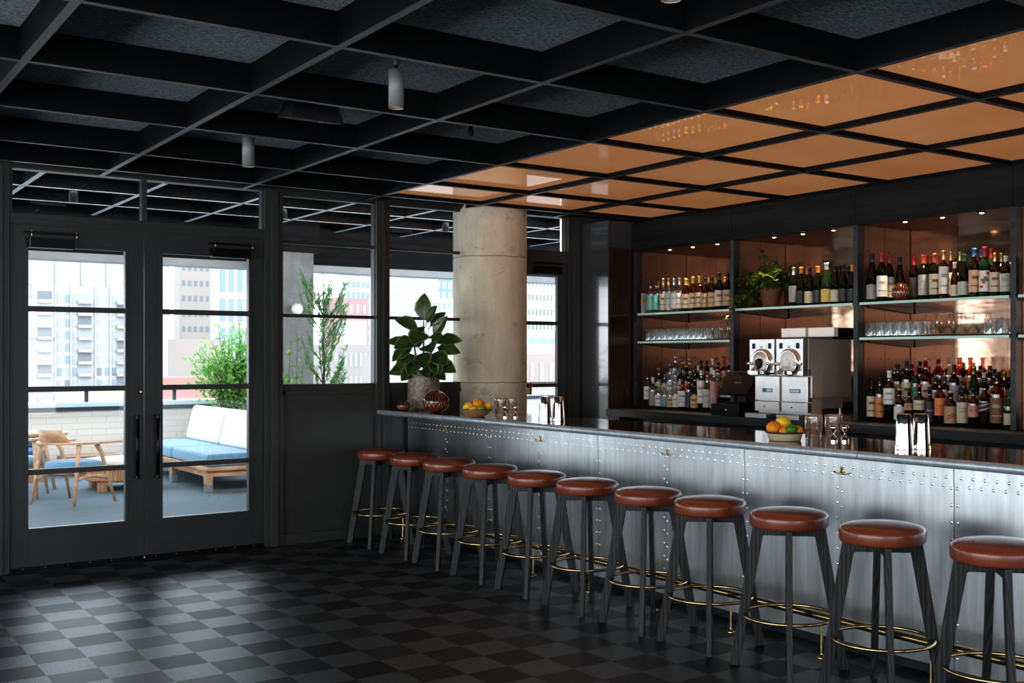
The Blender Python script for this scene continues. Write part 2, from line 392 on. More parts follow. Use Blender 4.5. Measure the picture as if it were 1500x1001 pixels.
speckle = P('speckled_stoneware', (.075, .058, .045), .36, var=(.46, .36, .25), vscale=42, bmp=.1)
ochre_bowl = P('ochre_bowl', (.36, .20, .075), .4, var=(.44, .26, .11), vscale=3); cream_bowl = P('cream_bowl', (.56, .43, .28), .42, var=(.62, .49, .34), vscale=3); bowl_rim = P('brown_bowl_rim', (.07, .03, .018), .3)
soil = P('potting_soil', (.02, .014, .01), .95)
leaf_dark = leafm('rubber_leaf', (.012, .048, .014), (.085, .16, .045), 16, .25, .26, .6); leaf_rim = leafm('cream_leaf_rim', (.40, .40, .18), (.12, .19, .06), 14, .3)
leaf_ivy = leafm('trailing_leaf', (.04, .12, .02), (.22, .30, .035), 9, .35); leaf_bright = leafm('bright_leaf', (.10, .30, .05), (.26, .50, .11), 5, .45); leaf_cedar = leafm('cedar_leaf', (.10, .26, .10), (.22, .40, .16), 6, .5)  # leaf greens are each plant's own colour
stem_mat = P('stem', (.06, .045, .025), .7)
orange_skin = P('orange_skin', (.85, .28, .015), .4, bmp=.25, bscale=140, bdist=.002); lemon_skin = P('lemon_skin', (.86, .55, .03), .38, bmp=.2, bscale=120, bdist=.002); lime_skin = P('lime_skin', (.05, .20, .022), .32, bmp=.15, bscale=120, bdist=.002); lime_pale = P('pale_lime_skin', (.20, .34, .05), .35, bmp=.15, bscale=120, bdist=.002)
clear_glass = thin_glass('clear_glassware', (.90, .93, .93), 3.2, .03, .07)
shelf_glass = thin_glass('shelf_glass', (.80, .90, .86), 1.5); shelf_edge = P('green_glass_edge', (.36, .56, .48), .2, emit=(.45, .75, .62), es=.12)
white_shell = P('white_enamel', (.92, .91, .89), .3)
GLASS = {
    'clear': thin_glass('clear_bottle', (.90, .93, .92), 1.5, .0, .03), 'pale': thin_glass('pale_green_bottle', (.80, .88, .82), 1.5, .0, .03),
    'amber': thin_glass('amber_bottle', (.62, .20, .035), 1.6, .0, .02), 'brown': thin_glass('brown_bottle', (.30, .062, .016), 1.7, .0, .02),
    'red': thin_glass('red_bottle', (.5, .02, .02), 1.6, .0, .02), 'dark': P('dark_bottle', (.003, .005, .003), .06, spec=.45), 'green': P('green_bottle', (.006, .032, .010), .07, spec=.7), 'yellow': P('yellow_bottle', (.72, .50, .03), .3)}
GLASSWORD = {'clear': 'clear', 'pale': 'pale', 'amber': 'amber', 'brown': 'brown', 'red': 'red', 'dark': 'dark', 'green': 'green', 'yellow': 'yellow'}
PAPER = {'cream': (.62, .54, .38), 'white': (.78, .76, .72), 'teal': (.10, .46, .42), 'silver': (.55, .55, .55), 'tan': (.48, .32, .18), 'grey': (.34, .33, .32), 'black': (.025, .025, .028), 'yellow': (.70, .48, .10), 'sage': (.45, .50, .40), 'peach': (.66, .42, .28), 'orange': (.72, .23, .05), 'navy': (.03, .04, .14), 'pink': (.62, .26, .22), 'green': (.05, .22, .10), 'red': (.50, .03, .03), 'brown': (.2, .09, .04), 'blue': (.08, .22, .5)}
LABEL = {k: P('label_' + k, v, .5, var=tuple(x * .8 for x in v), vscale=30) for k, v in PAPER.items()}
CAPC = {'dark': (.02, .02, .02), 'black': (.012, .012, .014), 'gold': (.60, .42, .14), 'silver': (.6, .6, .6), 'yellow': (.72, .46, .06), 'orange': (.75, .25, .04), 'red': (.42, .02, .02), 'redgold': (.55, .08, .03), 'white': (.72, .70, .66), 'blue': (.04, .12, .36), 'green': (.02, .10, .05), 'cream': (.6, .5, .34), 'cork': (.5, .32, .17), 'wood': (.34, .2, .1), 'tan': (.5, .36, .22), 'peach': (.62, .38, .24), 'brown': (.09, .035, .03)}
CAP = {k: P('cap_' + k, v, .35, 1.0 if k in ('gold', 'silver') else 0.0) for k, v in CAPC.items()}
oak = wood('pale_oak', (.42, .24, .13), (.62, .40, .24), 'X', 10, .5, .05); teak = wood('warm_teak', (.30, .15, .07), (.47, .26, .13), 'Y', 8, .5, .05)
blue_cloth = P('blue_cushion', (.105, .25, .39), .9, var=(.13, .29, .44), vscale=12, bmp=.1, bscale=200, sheen=.3); white_cloth = P('white_cushion', (.66, .67, .69), .9, var=(.70, .71, .72), vscale=6, bmp=.08, bscale=160); navy_cloth = P('navy_cushion', (.03, .09, .17), .9, var=(.05, .12, .21), vscale=10)
white_top = P('white_table_top', (.82, .82, .80), .4)
terrace_stone = brick_mat('terrace_paver', (.062, .104, .138), (.074, .116, .150), (.11, .155, .185), bw=1.2, rh=.6); 
parapet_brick = brick_mat('white_brick', (.80, .76, .70), (.83, .795, .735), (.70, .665, .61), rh=.08, bw=.36)
coping_m = P('coping_blue_grey', (.50, .60, .68), .5, var=(.56, .66, .74), vscale=3); dark_rail = P('dark_rail', (.02, .028, .036), .5)
soffit_edge = P('pale_soffit_edge', (.60, .62, .63), .7, var=(.68, .70, .70), vscale=3); soffit_m = P('dark_soffit', (.006, .008, .010), .9, var=(.010, .012, .014), vscale=6, spec=.2); fascia_m = P('pale_fascia', (.30, .32, .34), .7, var=(.38, .40, .42), vscale=2)
# ------------------------------------------------------------------ camera
CH = 1.49537
cam = bpy.data.cameras.new('camera'); co = bpy.data.objects.new('camera', cam); C.objects.link(co)
cam.sensor_width = 36; cam.lens = 39.036; cam.shift_x = -.06827; cam.shift_y = .01503; cam.clip_start = .05; cam.clip_end = 3000
co.location = (0, 0, CH); co.rotation_euler = (R(90), 0, -.6342)
bpy.context.scene.camera = co

# ------------------------------------------------------------------ room shell
X0, X1, Y0, YW = -5.2, 7.6, -5.0, 8.49          # inner faces
ZB, ZP = 2.80, 2.945                            # underside of the beams, underside of the sound panels
TH = .12
struct(MB().box(X0, X1, Y0, YW + TH, -.2, 0).build('floor', parquet), 'dark checkered end-grain parquet floor of the bar room')
struct(MB().box(X0, X1, Y0, YW + TH, ZP, ZP + .2).build('ceiling', woodwool), 'dark speckled wood-wool ceiling above the black beams')
AX = [-4.23, -3.20, -2.17, -1.14, -.11, .919, 1.950, 2.989, 4.032, 4.967, 5.924, 6.855]
BY = [8.213, 7.455, 6.433, 5.407, 4.376, 3.356, 2.337, 1.317, .30, -.72, -1.74, -2.76, -3.78]
bt = .019; tn = 1
for x in AX:
    z0 = ZB
    o = MB().box(x - bt, x + bt, Y0, YW, z0, ZP).build('trim_%d' % tn, plywood); tn += 1
    struct(o, 'black plywood ceiling beam running toward the windows')
for y in BY:
    o = MB().box(X0, 7.6, y - bt, y + bt, ZB + .0005, ZP).build('trim_%d' % tn, plywood); tn += 1
    struct(o, 'black plywood ceiling beam running across the room')
# solid strip of ceiling between the last beam and the glass
# amber panels over the bar
an = 0
xs = [4.032, 4.967, 5.924, 6.855]
for j in range(7):
    for i in range(3):
        xa, xb = xs[i] + bt, xs[i + 1] - bt; yb, ya = BY[j] - bt, BY[j + 1] + bt
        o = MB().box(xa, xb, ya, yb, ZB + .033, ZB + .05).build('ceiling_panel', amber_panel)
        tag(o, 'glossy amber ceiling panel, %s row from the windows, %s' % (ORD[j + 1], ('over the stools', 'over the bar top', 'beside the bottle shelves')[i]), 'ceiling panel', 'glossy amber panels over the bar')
# ---- window wall
def bars(mb, x0, x1, z0, z1, zs, y0=YW + .03, y1=YW + .075, t=.016):
    for z in zs: mb.box(x0, x1, y0, y1, z - t, z + t)
def pane(parent, x0, x1, z0, z1, y=YW + .055):
    return MB().quad((x0, y, z0), (x1, y, z0), (x1, y, z1), (x0, y, z1)).build('pane', glass_pane, parent)
D = .10
# posts
posts = [(1.17, 1.355), (3.152, 3.302), (4.111, 4.231)]
for i, (a, b) in enumerate(posts):
    mb = MB().box(a, b, YW - .012, YW + D, 0, ZP)
    mb.box(a + .05, b - .045, YW - .03, YW - .012, 0, ZB)
    struct(mb.build('trim_%d' % tn, frame_paint, bevel=.003), ('dark painted post left of the double doors', 'dark painted post between the double doors and the fixed window', 'dark painted post where the bar top ends')[i]); tn += 1
# header rails
struct(MB().box(1.355, 3.152, YW, YW + D, 2.415, 2.492).box(1.355, 3.152, YW - .01, YW, 2.425, 2.455).build('trim_%d' % tn, frame_paint, bevel=.003), 'dark transom rail above the double doors'); tn += 1
struct(MB().box(1.355, 7.6, YW, YW + D, 2.80, ZP).box(1.355, 7.6, YW - .02, YW, 2.815, ZP).build('trim_%d' % tn, frame_paint), 'dark head rail along the top of the window wall'); tn += 1
wn = 1
for (a, b, lab) in ((1.376, 2.236, 'left transom window above the double doors'), (2.272, 3.141, 'right transom window above the double doors')):
    mb = MB().box(a - .02, b + .018, YW + .02, YW + .09, 2.49, 2.497).box(a - .02, a, YW + .02, YW + .09, 2.49, 2.80).box(b, b + .018, YW + .02, YW + .09, 2.49, 2.80)
    w = mb.build('window_%d' % wn, frame_paint); pane(w, a, b, 2.49, 2.80); struct(w, lab); wn += 1
# fixed windows with solid lower panel
def fixed(a, b, lab):
    global wn
    mb = MB().box(a, b, YW + .02, YW + .09, 1.222, 1.276).box(a, b, YW + .02, YW + .09, 2.775, 2.80)
    for e in (a, b - .006): mb.box(e, e + .006, YW + .02, YW + .09, 1.22, 2.80)
    bars(mb, a, b, 0, 0, (2.412, 1.826), t=.013)
    w = mb.build('window_%d' % wn, frame_paint, bevel=.002); pane(w, a, b, 1.27, 2.78); struct(w, lab); wn += 1
fixed(3.302, 4.111, 'fixed window with a thin tree outside')
fixed(4.231, 5.02, 'fixed window behind the rubber plant')
# panels below the fixed windows
mb = MB().box(3.302, 5.02, YW + .03, YW + .09, 0, 1.222)
mb.box(3.302, 5.02, YW, YW + .03, 0, .085)
mb.box(3.302, 3.33, YW + .012, YW + .03, .085, 1.222).box(3.302, 5.02, YW + .012, YW + .03, 1.19, 1.222)
struct(mb.build('wall_far', frame_paint, bevel=.002), 'dark painted panel wall below the fixed windows')
# ---- double doors
def leaf(x0, x1, gx0, gx1, hinge, lab, n, handx, lock):
    y0, y1 = YW + .012, YW + .057
    mb = MB()
    mb.box(x0, gx0, y0, y1, .022, 2.412).box(gx1, x1, y0, y1, .022, 2.412).box(gx0, gx1, y0, y1, .022, .298).box(gx0, gx1, y0, y1, 2.265, 2.412)
    for (a, b) in ((gx0 - .022, gx0), (gx1, gx1 + .022)): mb.box(a, b, y0 - .006, y0, .275, 2.288)
    for (a, b) in ((.275, .298), (2.265, 2.288)): mb.box(gx0, gx1, y0 - .006, y0, a, b)
    d = mb.build('door_%d' % n, door_paint, bevel=.002); struct(d, lab)
    m2 = MB()
    for z in (1.832, 1.268, .689): m2.box(gx0, gx1, y0 + .006, y1 - .004, z - .019, z + .019)
    m2.build('glazing_bars', frame_paint, d)
    MB().quad((gx0, y0 + .024, .298), (gx1, y0 + .024, .298), (gx1, y0 + .024, 2.265), (gx0, y0 + .024, 2.265)).build('pane', glass_pane, d)
    m3 = MB()
    hy = y0 - .055
    m3.tube([(handx, hy, .60), (handx, hy, 1.07)], .013, 10)
    for z in (.615, 1.055): m3.tube([(handx, y0, z), (handx, hy, z)], .010, 8); m3.cyl((handx, hy, z), .018, -.012, .012, 10)
    m3.build('pull_handle', black_metal, d)
    m4 = MB(); m4.box(x0, x1, y0 - .008, y0, .004, .034)
    for i in range(6): m4.sphere((x0 + .08 + i * (x1 - x0 - .16) / 5, y0 - .008, .022), .004, 6, 4, 1)
    m4.build('door_sweep', [black_metal, steel_dull], d)
    hx = hinge; sgn = 1 if hinge < (x0 + x1) / 2 else -1
    m5 = MB()
    a, b = sorted((hx + sgn * .10, hx + sgn * .40))
    m5.box(a, b, y0 - .062, y0, 2.255, 2.325)
    m5.box(a - .02, b + .03, y0 - .05, y0 - .035, 2.352, 2.368)
    for xx in (a + .03, b + .02): m5.cyl((xx, y0 - .042, 0), .008, 2.335, 2.374, 8, 1)
    m5.box(a + .012, a + .016, y0 - .0635, y0 - .062, 2.256, 2.324, 1)
    m5.build('door_closer', [black_metal, old_brass], d, bevel=.002)
    if lock:
        m6 = MB().lathe([(.018, 0), (.018, -.012), (.008, -.013)], 14, (handx + .03, y0, 1.24), 0, 'y').lathe([(.010, -.012), (.010, -.018)], 10, (handx + .03, y0, 1.24), 1, 'y')
        m6.build('lock', [black_metal, brass], d)
    return d
leaf(1.358, 2.247, 1.474, 2.116, 1.36, 'left leaf of the dark glazed double doors', 1, 2.19, True)
leaf(2.253, 3.15, 2.382, 3.032, 3.13, 'right leaf of the dark glazed double doors', 2, 2.335, False)
struct(MB().box(1.355, 3.152, YW - .02, YW + D, 0, .012).build('trim_%d' % tn, black_metal), 'black threshold under the double doors'); tn += 1
# ---- concrete column and the single door beyond it
col = MB().lathe([(.332, 0), (.332, ZP)], 48, (0, 0, 0)).build('concrete_column', concrete, loc=(5.262, 8.55, 0)); struct(col, 'round board-marked concrete column behind the bar')
y0, y1 = YW + .012, YW + .057
mb = MB().box(5.45, 5.56, y0, y1, .02, 2.41).box(5.972, 6.08, y0, y1, .02, 2.41).box(5.56, 5.972, y0, y1, .02, .29).box(5.56, 5.972, y0, y1, 2.25, 2.41)
d3 = mb.build('door_3', door_paint, bevel=.002); struct(d3, 'dark glazed single door right of the concrete column')
m2 = MB()
for z in (1.808, 1.232, .689): m2.box(5.56, 5.972, y0 + .006, y1, z - .017, z + .017)
m2.build('glazing_bars', frame_paint, d3); MB().quad((5.56, y0 + .024, .29), (5.972, y0 + .024, .29), (5.972, y0 + .024, 2.25), (5.56, y0 + .024, 2.25)).build('pane', glass_pane, d3)
MB().box(5.70, 5.98, y0 - .06, y0, 2.26, 2.33).box(5.70, 6.0, y0 - .05, y0 - .035, 2.355, 2.37).build('door_closer', black_metal, d3, bevel=.002)
MB().box(5.625, 5.65, y0 - .05, y0 - .002, 1.15, 1.26).build('latch_plate', old_brass, d3, bevel=.003)
w = MB().box(5.58, 6.08, YW + .02, YW + .09, 2.41, 2.484).box(5.58, 5.60, YW + .02, YW + .09, 2.48, 2.80).box(6.074, 6.09, YW + .02, YW + .09, 2.48, 2.80).build('window_%d' % wn, frame_paint); pane(w, 5.6, 6.075, 2.484, 2.80); struct(w, 'transom window above the single door'); wn += 1
struct(MB().box(6.08, 6.24, YW - .012, YW + D, 0, ZP).box(6.12, 6.20, YW - .03, YW - .012, 0, ZB).build('trim_%d' % tn, frame_paint, bevel=.003), 'dark painted post right of the single door'); tn += 1
struct(MB().box(6.24, 7.6, YW + .001, YW + D, 0, ZP).build('wall_corner', frame_paint), 'dark wall in the corner behind the bottle shelves')
# ---- right-hand block beside the shelves
struct(MB().box(6.215, 7.6, 8.045, YW, 0, 2.745).build('wall_right', side_wall_paint), 'satin dark side wall reflecting the single door')
struct(MB().box(6.225, 6.49, 8.037, 8.0448, 1.0, 2.50).build('trim_%d' % tn, end_board), 'dark brown end board beside the bottle shelves'); tn += 1
struct(MB().box(7.45, 7.6, Y0, 8.04, 0, ZP).build('wall_behind_bar', gloss_black), 'dark wall behind the bottle shelves')
# ---- left wall and rear wall: dark walls with tall windows, seen only in reflections
def wall_with_openings(name, lab, axis, pos, a0, a1, opens, z0, z1):
    mb = MB(); t0, t1 = (pos - TH, pos)
    def bx(a, b, za, zb):
        if axis == 'x': mb.box(t0, t1, a, b, za, zb)
        else: mb.box(a, b, t0, t1, za, zb)
    e = a0
    for (a, b) in opens:
        bx(e, a, 0, ZP); bx(a, b, 0, z0); bx(a, b, z1, ZP)
        bx(a, b, 1.80, 1.84); e = b
    bx(e, a1, 0, ZP)
    struct(mb.build(name, frame_paint), lab)
LO = [(-4.7, -2.3), (-2.1, .3), (.5, 2.9), (3.1, 5.5), (5.7, 8.1)]
RO = [(-4.4, -2.6), (-2.1, -.3), (.2, 2.0), (2.5, 4.3)]
wall_with_openings('wall_left', 'dark wall with tall windows on the side facing the bar', 'x', X0, Y0, YW + TH, LO, .25, 2.75)
wall_with_openings('wall_rear', 'dark wall with tall windows at the back of the room', 'y', Y0, X0, X1, RO, .45, 2.55)
# window wall continuing left of the double doors
mb = MB()
FO = [(-4.6, -3.5), (-3.3, -2.2), (-1.9, -.8), (-.6, .5)]
e = X0
for (a, b) in FO:
    mb.box(e, a, YW, YW + D, 0, ZP).box(a, b, YW, YW + D, 0, .12).box(a, b, YW, YW + D, 2.76, ZP)
    for z in (1.83, 1.27): mb.box(a, b, YW + .02, YW + .06, z - .016, z + .016)
    e = b
mb.box(e, 1.17, YW, YW + D, 0, ZP)
struct(mb.build('wall_window_side', frame_paint), 'window wall continuing past the double doors')
# ------------------------------------------------------------------ bar
XF = 4.40
bar = empty('bar_counter', (XF, 5.0, 0)); tag(bar, 'long bar front clad in riveted zinc sheets', 'bar counter')
def local(o, root):
    o.matrix_parent_inverse = Matrix.Translation(-root.location); return o
def riv(mb, x, y, z, r=.0085, mi=0):
    """low dome facing -X"""
    n = 6; vs = [(x - .006, y, z)]
    vs += [(x, y + r * math.cos(2 * PI * i / n), z + r * math.sin(2 * PI * i / n)) for i in range(n)]
    mb.add(vs, [(0, 1 + i, 1 + (i + 1) % n) for i in range(n)], mi, True)
seams = [8.478, 7.158, 5.803, 4.449, 3.095, 1.740, .385, -.97]
for i in range(len(seams) - 1):
    ya, yb = seams[i], seams[i + 1]
    mb = MB().box(XF, XF + .02, yb + .0022, ya - .0022,   .055, 1.0165)
    mid = (ya + yb) / 2
    for k in range(11):
        z = .11 + k * .078
        for yy in (ya - .016, yb + .016): riv(mb, XF, yy, z)
        for dy in (-.014, .014): riv(mb, XF, mid + dy, z + (.02 if dy > 0 else 0))
    local(mb.build('front_panel', zinc_front, bar), bar)
    mb = MB().box(XF - .004, XF, yb + .0022, ya - .0022, .915, 1.0165)
    for k in range(22):
        y = yb + .04 + k * (ya - yb - .08) / 21
        riv(mb, XF - .004, y, .94); riv(mb, XF, y + .02, .900)
    local(mb.build('riveted_strip', zinc_strip, bar), bar)
local(MB().box(XF + .04, XF + .10, -.97, 8.478, 0, .055).box(XF + .02, XF + .38, -.97, 8.478, .055, 1.0165).build('carcass', black_wood, bar), bar)
top = MB(); XN, ZN = 4.13, 1.033
top.box(XN, 4.82, -.97, 8.478, ZN - .015, ZN + .019)
bt_o = top.build('zinc_worktop', zinc_top); tag(bt_o, 'long polished zinc bar top with a rounded front edge', 'worktop')
nb = MB()
for (a, b) in ((8.478, 3.42), (3.415, -.97)):
    nb.lathe([(.021, b), (.021, a)], 18, (XN, 0, ZN), 0, 'y')
nb.build('nosing', zinc_nose, bt_o)
# rail along the floor
rail = empty('foot_rail', (4.23, 5, 0)); tag(rail, 'brass foot rail on slim posts along the bar front', 'foot rail')
local(MB().lathe([(.019, -.9), (.019, 8.40)], 14, (4.23, 0, .205), 0, 'y').build('rail', brass, rail), rail)
for i in range(13):
    y = 8.241 - i * .643
    local(MB().lathe([(.026, 0), (.026, .006), (.008, .009), (.0065, .02), (.0065, .19)], 12, (4.23, y, 0)).build('post', brass, rail), rail)
# hooks under the nosing
hk = None
for i, y in enumerate((7.823, 6.468, 5.102, 3.753, 2.40)):
    if hk is None:
        m = MB().lathe([(.011, 0), (.011, -.004), (.006, -.006)], 10, (0, 0, .012), 0, 'x')
        m.lathe([(.004, 0), (.004, .004)], 6, (-.004, 0, .03), 0, 'z')
        m.tube([(-.004, 0, .012), (-.012, 0, .03), (-.012, 0, .036)], [.004, .004, .006], 8)
        for sy in (-1, 1):
            m.tube([(-.004, 0, .006), (-.012, sy * .012, -.004), (-.020, sy * .026, -.002), (-.020, sy * .036, .008)], [.004, .004, .0038, .0055], 8)
        hk = m.build('bag_hook', brass); o = hk
    else: o = copy_tree(hk)
    o.location = (XF - .0005, y, .905)
    tag(o, 'small brass double hook on the zinc bar front, %s from the windows' % ORD[i + 1], 'hook', 'brass hooks under the bar top')

# ------------------------------------------------------------------ stools
def make_stool():
    root = empty('bar_stool')
    # seat
    prof = [(.01, .678), (.168, .678), (.182, .682), (.188, .692), (.189, .728), (.186, .738), (.176, .748), (.15, .757), (.10, .764), (.05, .767), (.001, .768)]
    MB().lathe(prof, 40).build('seat', leather, root)
    # cross apron under the seat
    m = MB()
    for a in (45, 135):
        d = Vector((math.cos(R(a)), math.sin(R(a)), 0)); n = Vector((-d.y, d.x, 0))
        m.obox((0, 0, .6555), d, n, (0, 0, 1), .125, .012, .022)
    m.build('apron', stool_wood, root)
    # legs: flat boards set on the diagonals, tapering and splaying
    for a in (45, 135, 225, 315):
        d = Vector((math.cos(R(a)), math.sin(R(a)), 0)); n = Vector((-d.y, d.x, 0)); th = .0135
        pr = [(.098, .678), (.172, .678), (.282, 0), (.238, 0), (.124, .630), (.108, .638)]
        k = len(pr); vs = [d * r + n * (s * th) + Vector((0, 0, z)) for s in (-1, 1) for (r, z) in pr]
        fs = [tuple(range(k)), tuple(range(k, 2 * k))] + [(i, (i + 1) % k, k + (i + 1) % k, k + i) for i in range(k)]
        MB().add(vs, fs).build('leg', stool_wood, root, bevel=.0018, segs=1)
    # ring through the legs
    MB().tube([(.221 * math.cos(2 * PI * i / 48), .221 * math.sin(2 * PI * i / 48), .252) for i in range(48)], .0085, 10, closed=True).build('foot_ring', old_brass, root)
    return root
stool_y = [8.12, 7.542, 7.02, 6.458, 5.893, 5.351, 4.782, 4.275, 3.72, 3.165, 2.59]
proto = make_stool()
for i, y in enumerate(stool_y):
    o = proto if i == 0 else copy_tree(proto)
    o.location = (3.975, y, 0); o.rotation_euler = (0, 0, R((0, 3, -2, 1, -3, 2, -2, 1, -1, 2, 0)[i]))
    tag(o, 'round cognac leather bar stool on black legs, %s from the window wall' % ORD[i + 1], 'bar stool', 'leather bar stools along the bar')

# ------------------------------------------------------------------ things on the bar top
ZT = ZN + .019 + .0005
def on_top(o, x, y, z=ZT): o.location = (x, y, z); return o
# rubber plant
rp = empty('rubber_plant', (4.45, 8.29, ZT)); tag(rp, 'variegated rubber plant in a speckled stoneware pot at the bar end', 'plant')
MB().lathe([(.001, 0), (.132, 0), (.137, .03), (.132, .26), (.138, .30), (.128, .30), (.122, .26), (.001, .25)], 28, cap=False).build('pot', speckle, rp)
MB().lathe([(.120, .262), (.06, .275), (.001, .278)], 20, cap=False).build('soil', soil, rp)
m = MB(); tips = []
R_ = Vector((.8056, -.5925, 0)); F_ = Vector((.5925, .8056, 0)); U_ = Vector((0, 0, 1))   # leaf fan seen from the room side
stems = [[(0, 0, .26), (.01, .02, .55), (0, 0, .74)], [(.03, .02, .26), (.05, -.03, .46), (.07, -.05, .62)], [(-.03, 0, .26), (-.05, .04, .44), (-.07, .05, .58)]]
for s in stems: m.tube(s, [.009, .008, .005], 8)
m.build('stem', stem_mat, rp)
m = MB()
LV = [  # attach height, lateral offset, direction (lateral, forward, up), length, width
    (.86, .00, (.0, -.15, 1), .215, .112), (.80, -.03, (-.62, -.5, .35), .20, .11), (.78, .02, (-.25, -.9, -.25), .22, .135), (.80, .05, (.55, -.1, .65), .17, .085),
    (.70, .10, (.45, -.35, .75), .20, .09), (.68, .12, (.85, -.2, .1), .20, .10), (.62, .12, (.9, -.35, -.12), .20, .095), (.66, -.10, (-.9, -.1, .12), .21, .08),
    (.64, -.10, (-.75, -.5, -.45), .20, .11), (.55, -.08, (-.55, -.75, -.3), .20, .10), (.52, .10, (.35, -.75, -.55), .19, .10), (.48, .08, (.85, -.4, -.3), .21, .11),
    (.46, -.08, (-.85, -.4, -.25), .20, .085), (.44, -.06, (-.5, -.75, -.5), .19, .105), (.42, .06, (.7, -.65, -.45), .18, .09), (.58, .0, (.1, -.95, -.5), .20, .12),
    (.74, -.02, (-.3, .6, .3), .20, .10), (.66, .06, (.5, .7, .2), .19, .10), (.50, 0, (-.1, -.9, -.15), .18, .10), (.40, .02, (.15, -.9, -.2), .17, .09), (.72, .04, (.6, -.7, .1), .17, .09), (.60, -.04, (-.2, -.9, .3), .18, .10),
    (.70, -.05, (-.7, -.6, -.2), .20, .11), (.56, .08, (.6, -.7, -.3), .20, .12), (.50, -.02, (-.35, -.8, -.45), .20, .12), (.46, .05, (.3, -.85, -.5), .18, .12), (.64, .03, (.25, -.9, -.1), .2, .12), (.40, -.08, (-.9, -.3, -.1), .2, .09), (.84, .02, (.35, -.4, .7), .17, .09)]
for (h, l, d, L, W) in LV:
    dd = R_ * d[0] + F_ * d[1] + U_ * d[2]
    h = .30 + (h - .30) * .80; p = R_ * l * .7 + U_ * (h - .03)
    m.tube([p, p + dd.normalized() * .04], .003, 5, 2)
    up = U_ * .6 - F_ * .8 + R_ * rng.uniform(-.3, .3)
    m.leaf(p + dd.normalized() * .035, dd, up, L * 1.03, W * 1.36, 0, 1, .2)
m.build('foliage', [leaf_dark, leaf_rim, stem_mat], rp)
# pierced glazed vases
def pierced(name, r, h):
    n, k = 28, 12; prof = []
    for i in range(k + 1):
        a = -.42 * PI + (.86 * PI) * i / k
        prof.append((r * math.cos(a), h / 2 + h / 2 * math.sin(a) / math.sin(.43 * PI)))
    b = MB().lathe([(.001, .002)] + [(max(x, .001), max(z, 0)) for x, z in prof], n, cap=False)
    b.lathe([(prof[-1][0], prof[-1][1]), (prof[-1][0] * .8, prof[-1][1] - .012), (.001, prof[-1][1] - .014)], n, mi=1, cap=False)
    root = b.build(name, [drip, black_metal])
    hm = MB()
    for row, zz in enumerate((.36, .52, .68, .82)):
        for i in range(16):
            a = 2 * PI * (i + .5 * (row % 2)) / 16; z = zz * h
            s = math.asin(max(-1, min(1, (z - h / 2) / (h / 2) * math.sin(.43 * PI))))
            rr = r * math.cos(s) + .0008
            d = Vector((math.cos(a) * math.cos(s), math.sin(a) * math.cos(s), math.sin(s))).normalized(); u = d.orthogonal().normalized(); w = d.cross(u)
            c = Vector((rr * math.cos(a), rr * math.sin(a), z)) + d * .0012
            q = r * .055
            hm.add([c + (u * math.cos(2 * PI * t / 8) + w * math.sin(2 * PI * t / 8)) * q for t in range(8)], [tuple(range(8))])
    hm.build('pierced_hole', black_metal, root); hm = root.children[0]; hm['kind'] = 'stuff'
    return root
v1 = on_top(pierced('pierced_vase', .106, .172), 4.27, 7.75); tag(v1, 'large round pierced vase in red-brown drip glaze on the bar', 'vase')
v2 = on_top(pierced('pierced_vase', .056, .088), 4.19, 8.15); tag(v2, 'small round pierced vase in red-brown drip glaze at the bar end', 'vase')
# fruit bowls
def bowl(prof, mats, lab, x, y):
    b = MB().lathe(prof[0], 32, cap=False).lathe(prof[1], 32, mi=1, cap=False)
    o = b.build('fruit_bowl', mats); on_top(o, x, y); tag(o, lab, 'bowl'); return o
bowl(([(.001, .003), (.058, 0), (.062, .006), (.088, .022), (.112, .048), (.114, .052)], [(.114, .052), (.116, .058), (.110, .058), (.080, .026), (.05, .012), (.001, .010)]), [ochre_bowl, bowl_rim], 'shallow ochre bowl of citrus in front of the concrete column', 4.24, 7.08)
bowl(([(.001, .003), (.080, 0), (.084, .004), (.093, .034), (.094, .038)], [(.094, .038), (.108, .044), (.106, .048), (.090, .042), (.078, .012), (.001, .010)]), [cream_bowl, bowl_rim], 'straight-sided cream bowl of citrus in front of the drink machine', 4.35, 4.10)
def fruit(name, kind, x, y, z, r, rot, lab, grp):
    if kind == 'orange': o = MB().sphere((0, 0, 0), r, 20, 14, sz=.95).lathe([(.004, .93 * r), (.003, .96 * r)], 6, mi=1).build(name, [orange_skin, stem_mat])
    else:
        prof = [(.001, -1.36), (.16, -1.27), (.30, -1.12), (.62, -.88), (.90, -.45), (1, 0), (.92, .42), (.64, .86), (.34, 1.08), (.20, 1.22), (.12, 1.34), (.001, 1.38)]
        if kind != 'lemon': prof = [(.001, -1.14), (.3, -1.08), (.62, -.88), (.90, -.45), (1, 0), (.92, .42), (.64, .86), (.32, 1.06), (.12, 1.16), (.001, 1.18)]
        o = MB().lathe([(a * r, b * r) for a, b in prof], 20, cap=False).build(name, lemon_skin if kind == 'lemon' else (lime_skin if kind == 'lime' else lime_pale))
    o.location = (x, y, z); o.rotation_euler = rot; tag(o, lab, 'fruit', grp); return o
def at2(cx_, cy_, l, f, z): p = R_ * l + F_ * f; return (cx_ + p.x, cy_ + p.y, ZT + z)
g1, g2 = 'citrus in the ochre bowl', 'citrus in the cream bowl'
yawL = math.atan2(R_.y, R_.x)
fruit('lemon', 'lemon', *at2(4.24, 7.08, -.062, -.01, .076), .031, (0, R(70), yawL), 'lemon on the left side of the ochre bowl', g1)
fruit('lemon', 'lemon', *at2(4.24, 7.08, -.018, -.058, .055), .026, (0, R(90), yawL), 'lemon low at the front of the ochre bowl', g1)
fruit('orange', 'orange', *at2(4.24, 7.08, .012, .0, .098), .041, (.2, .1, 0), 'orange on top of the ochre bowl', g1)
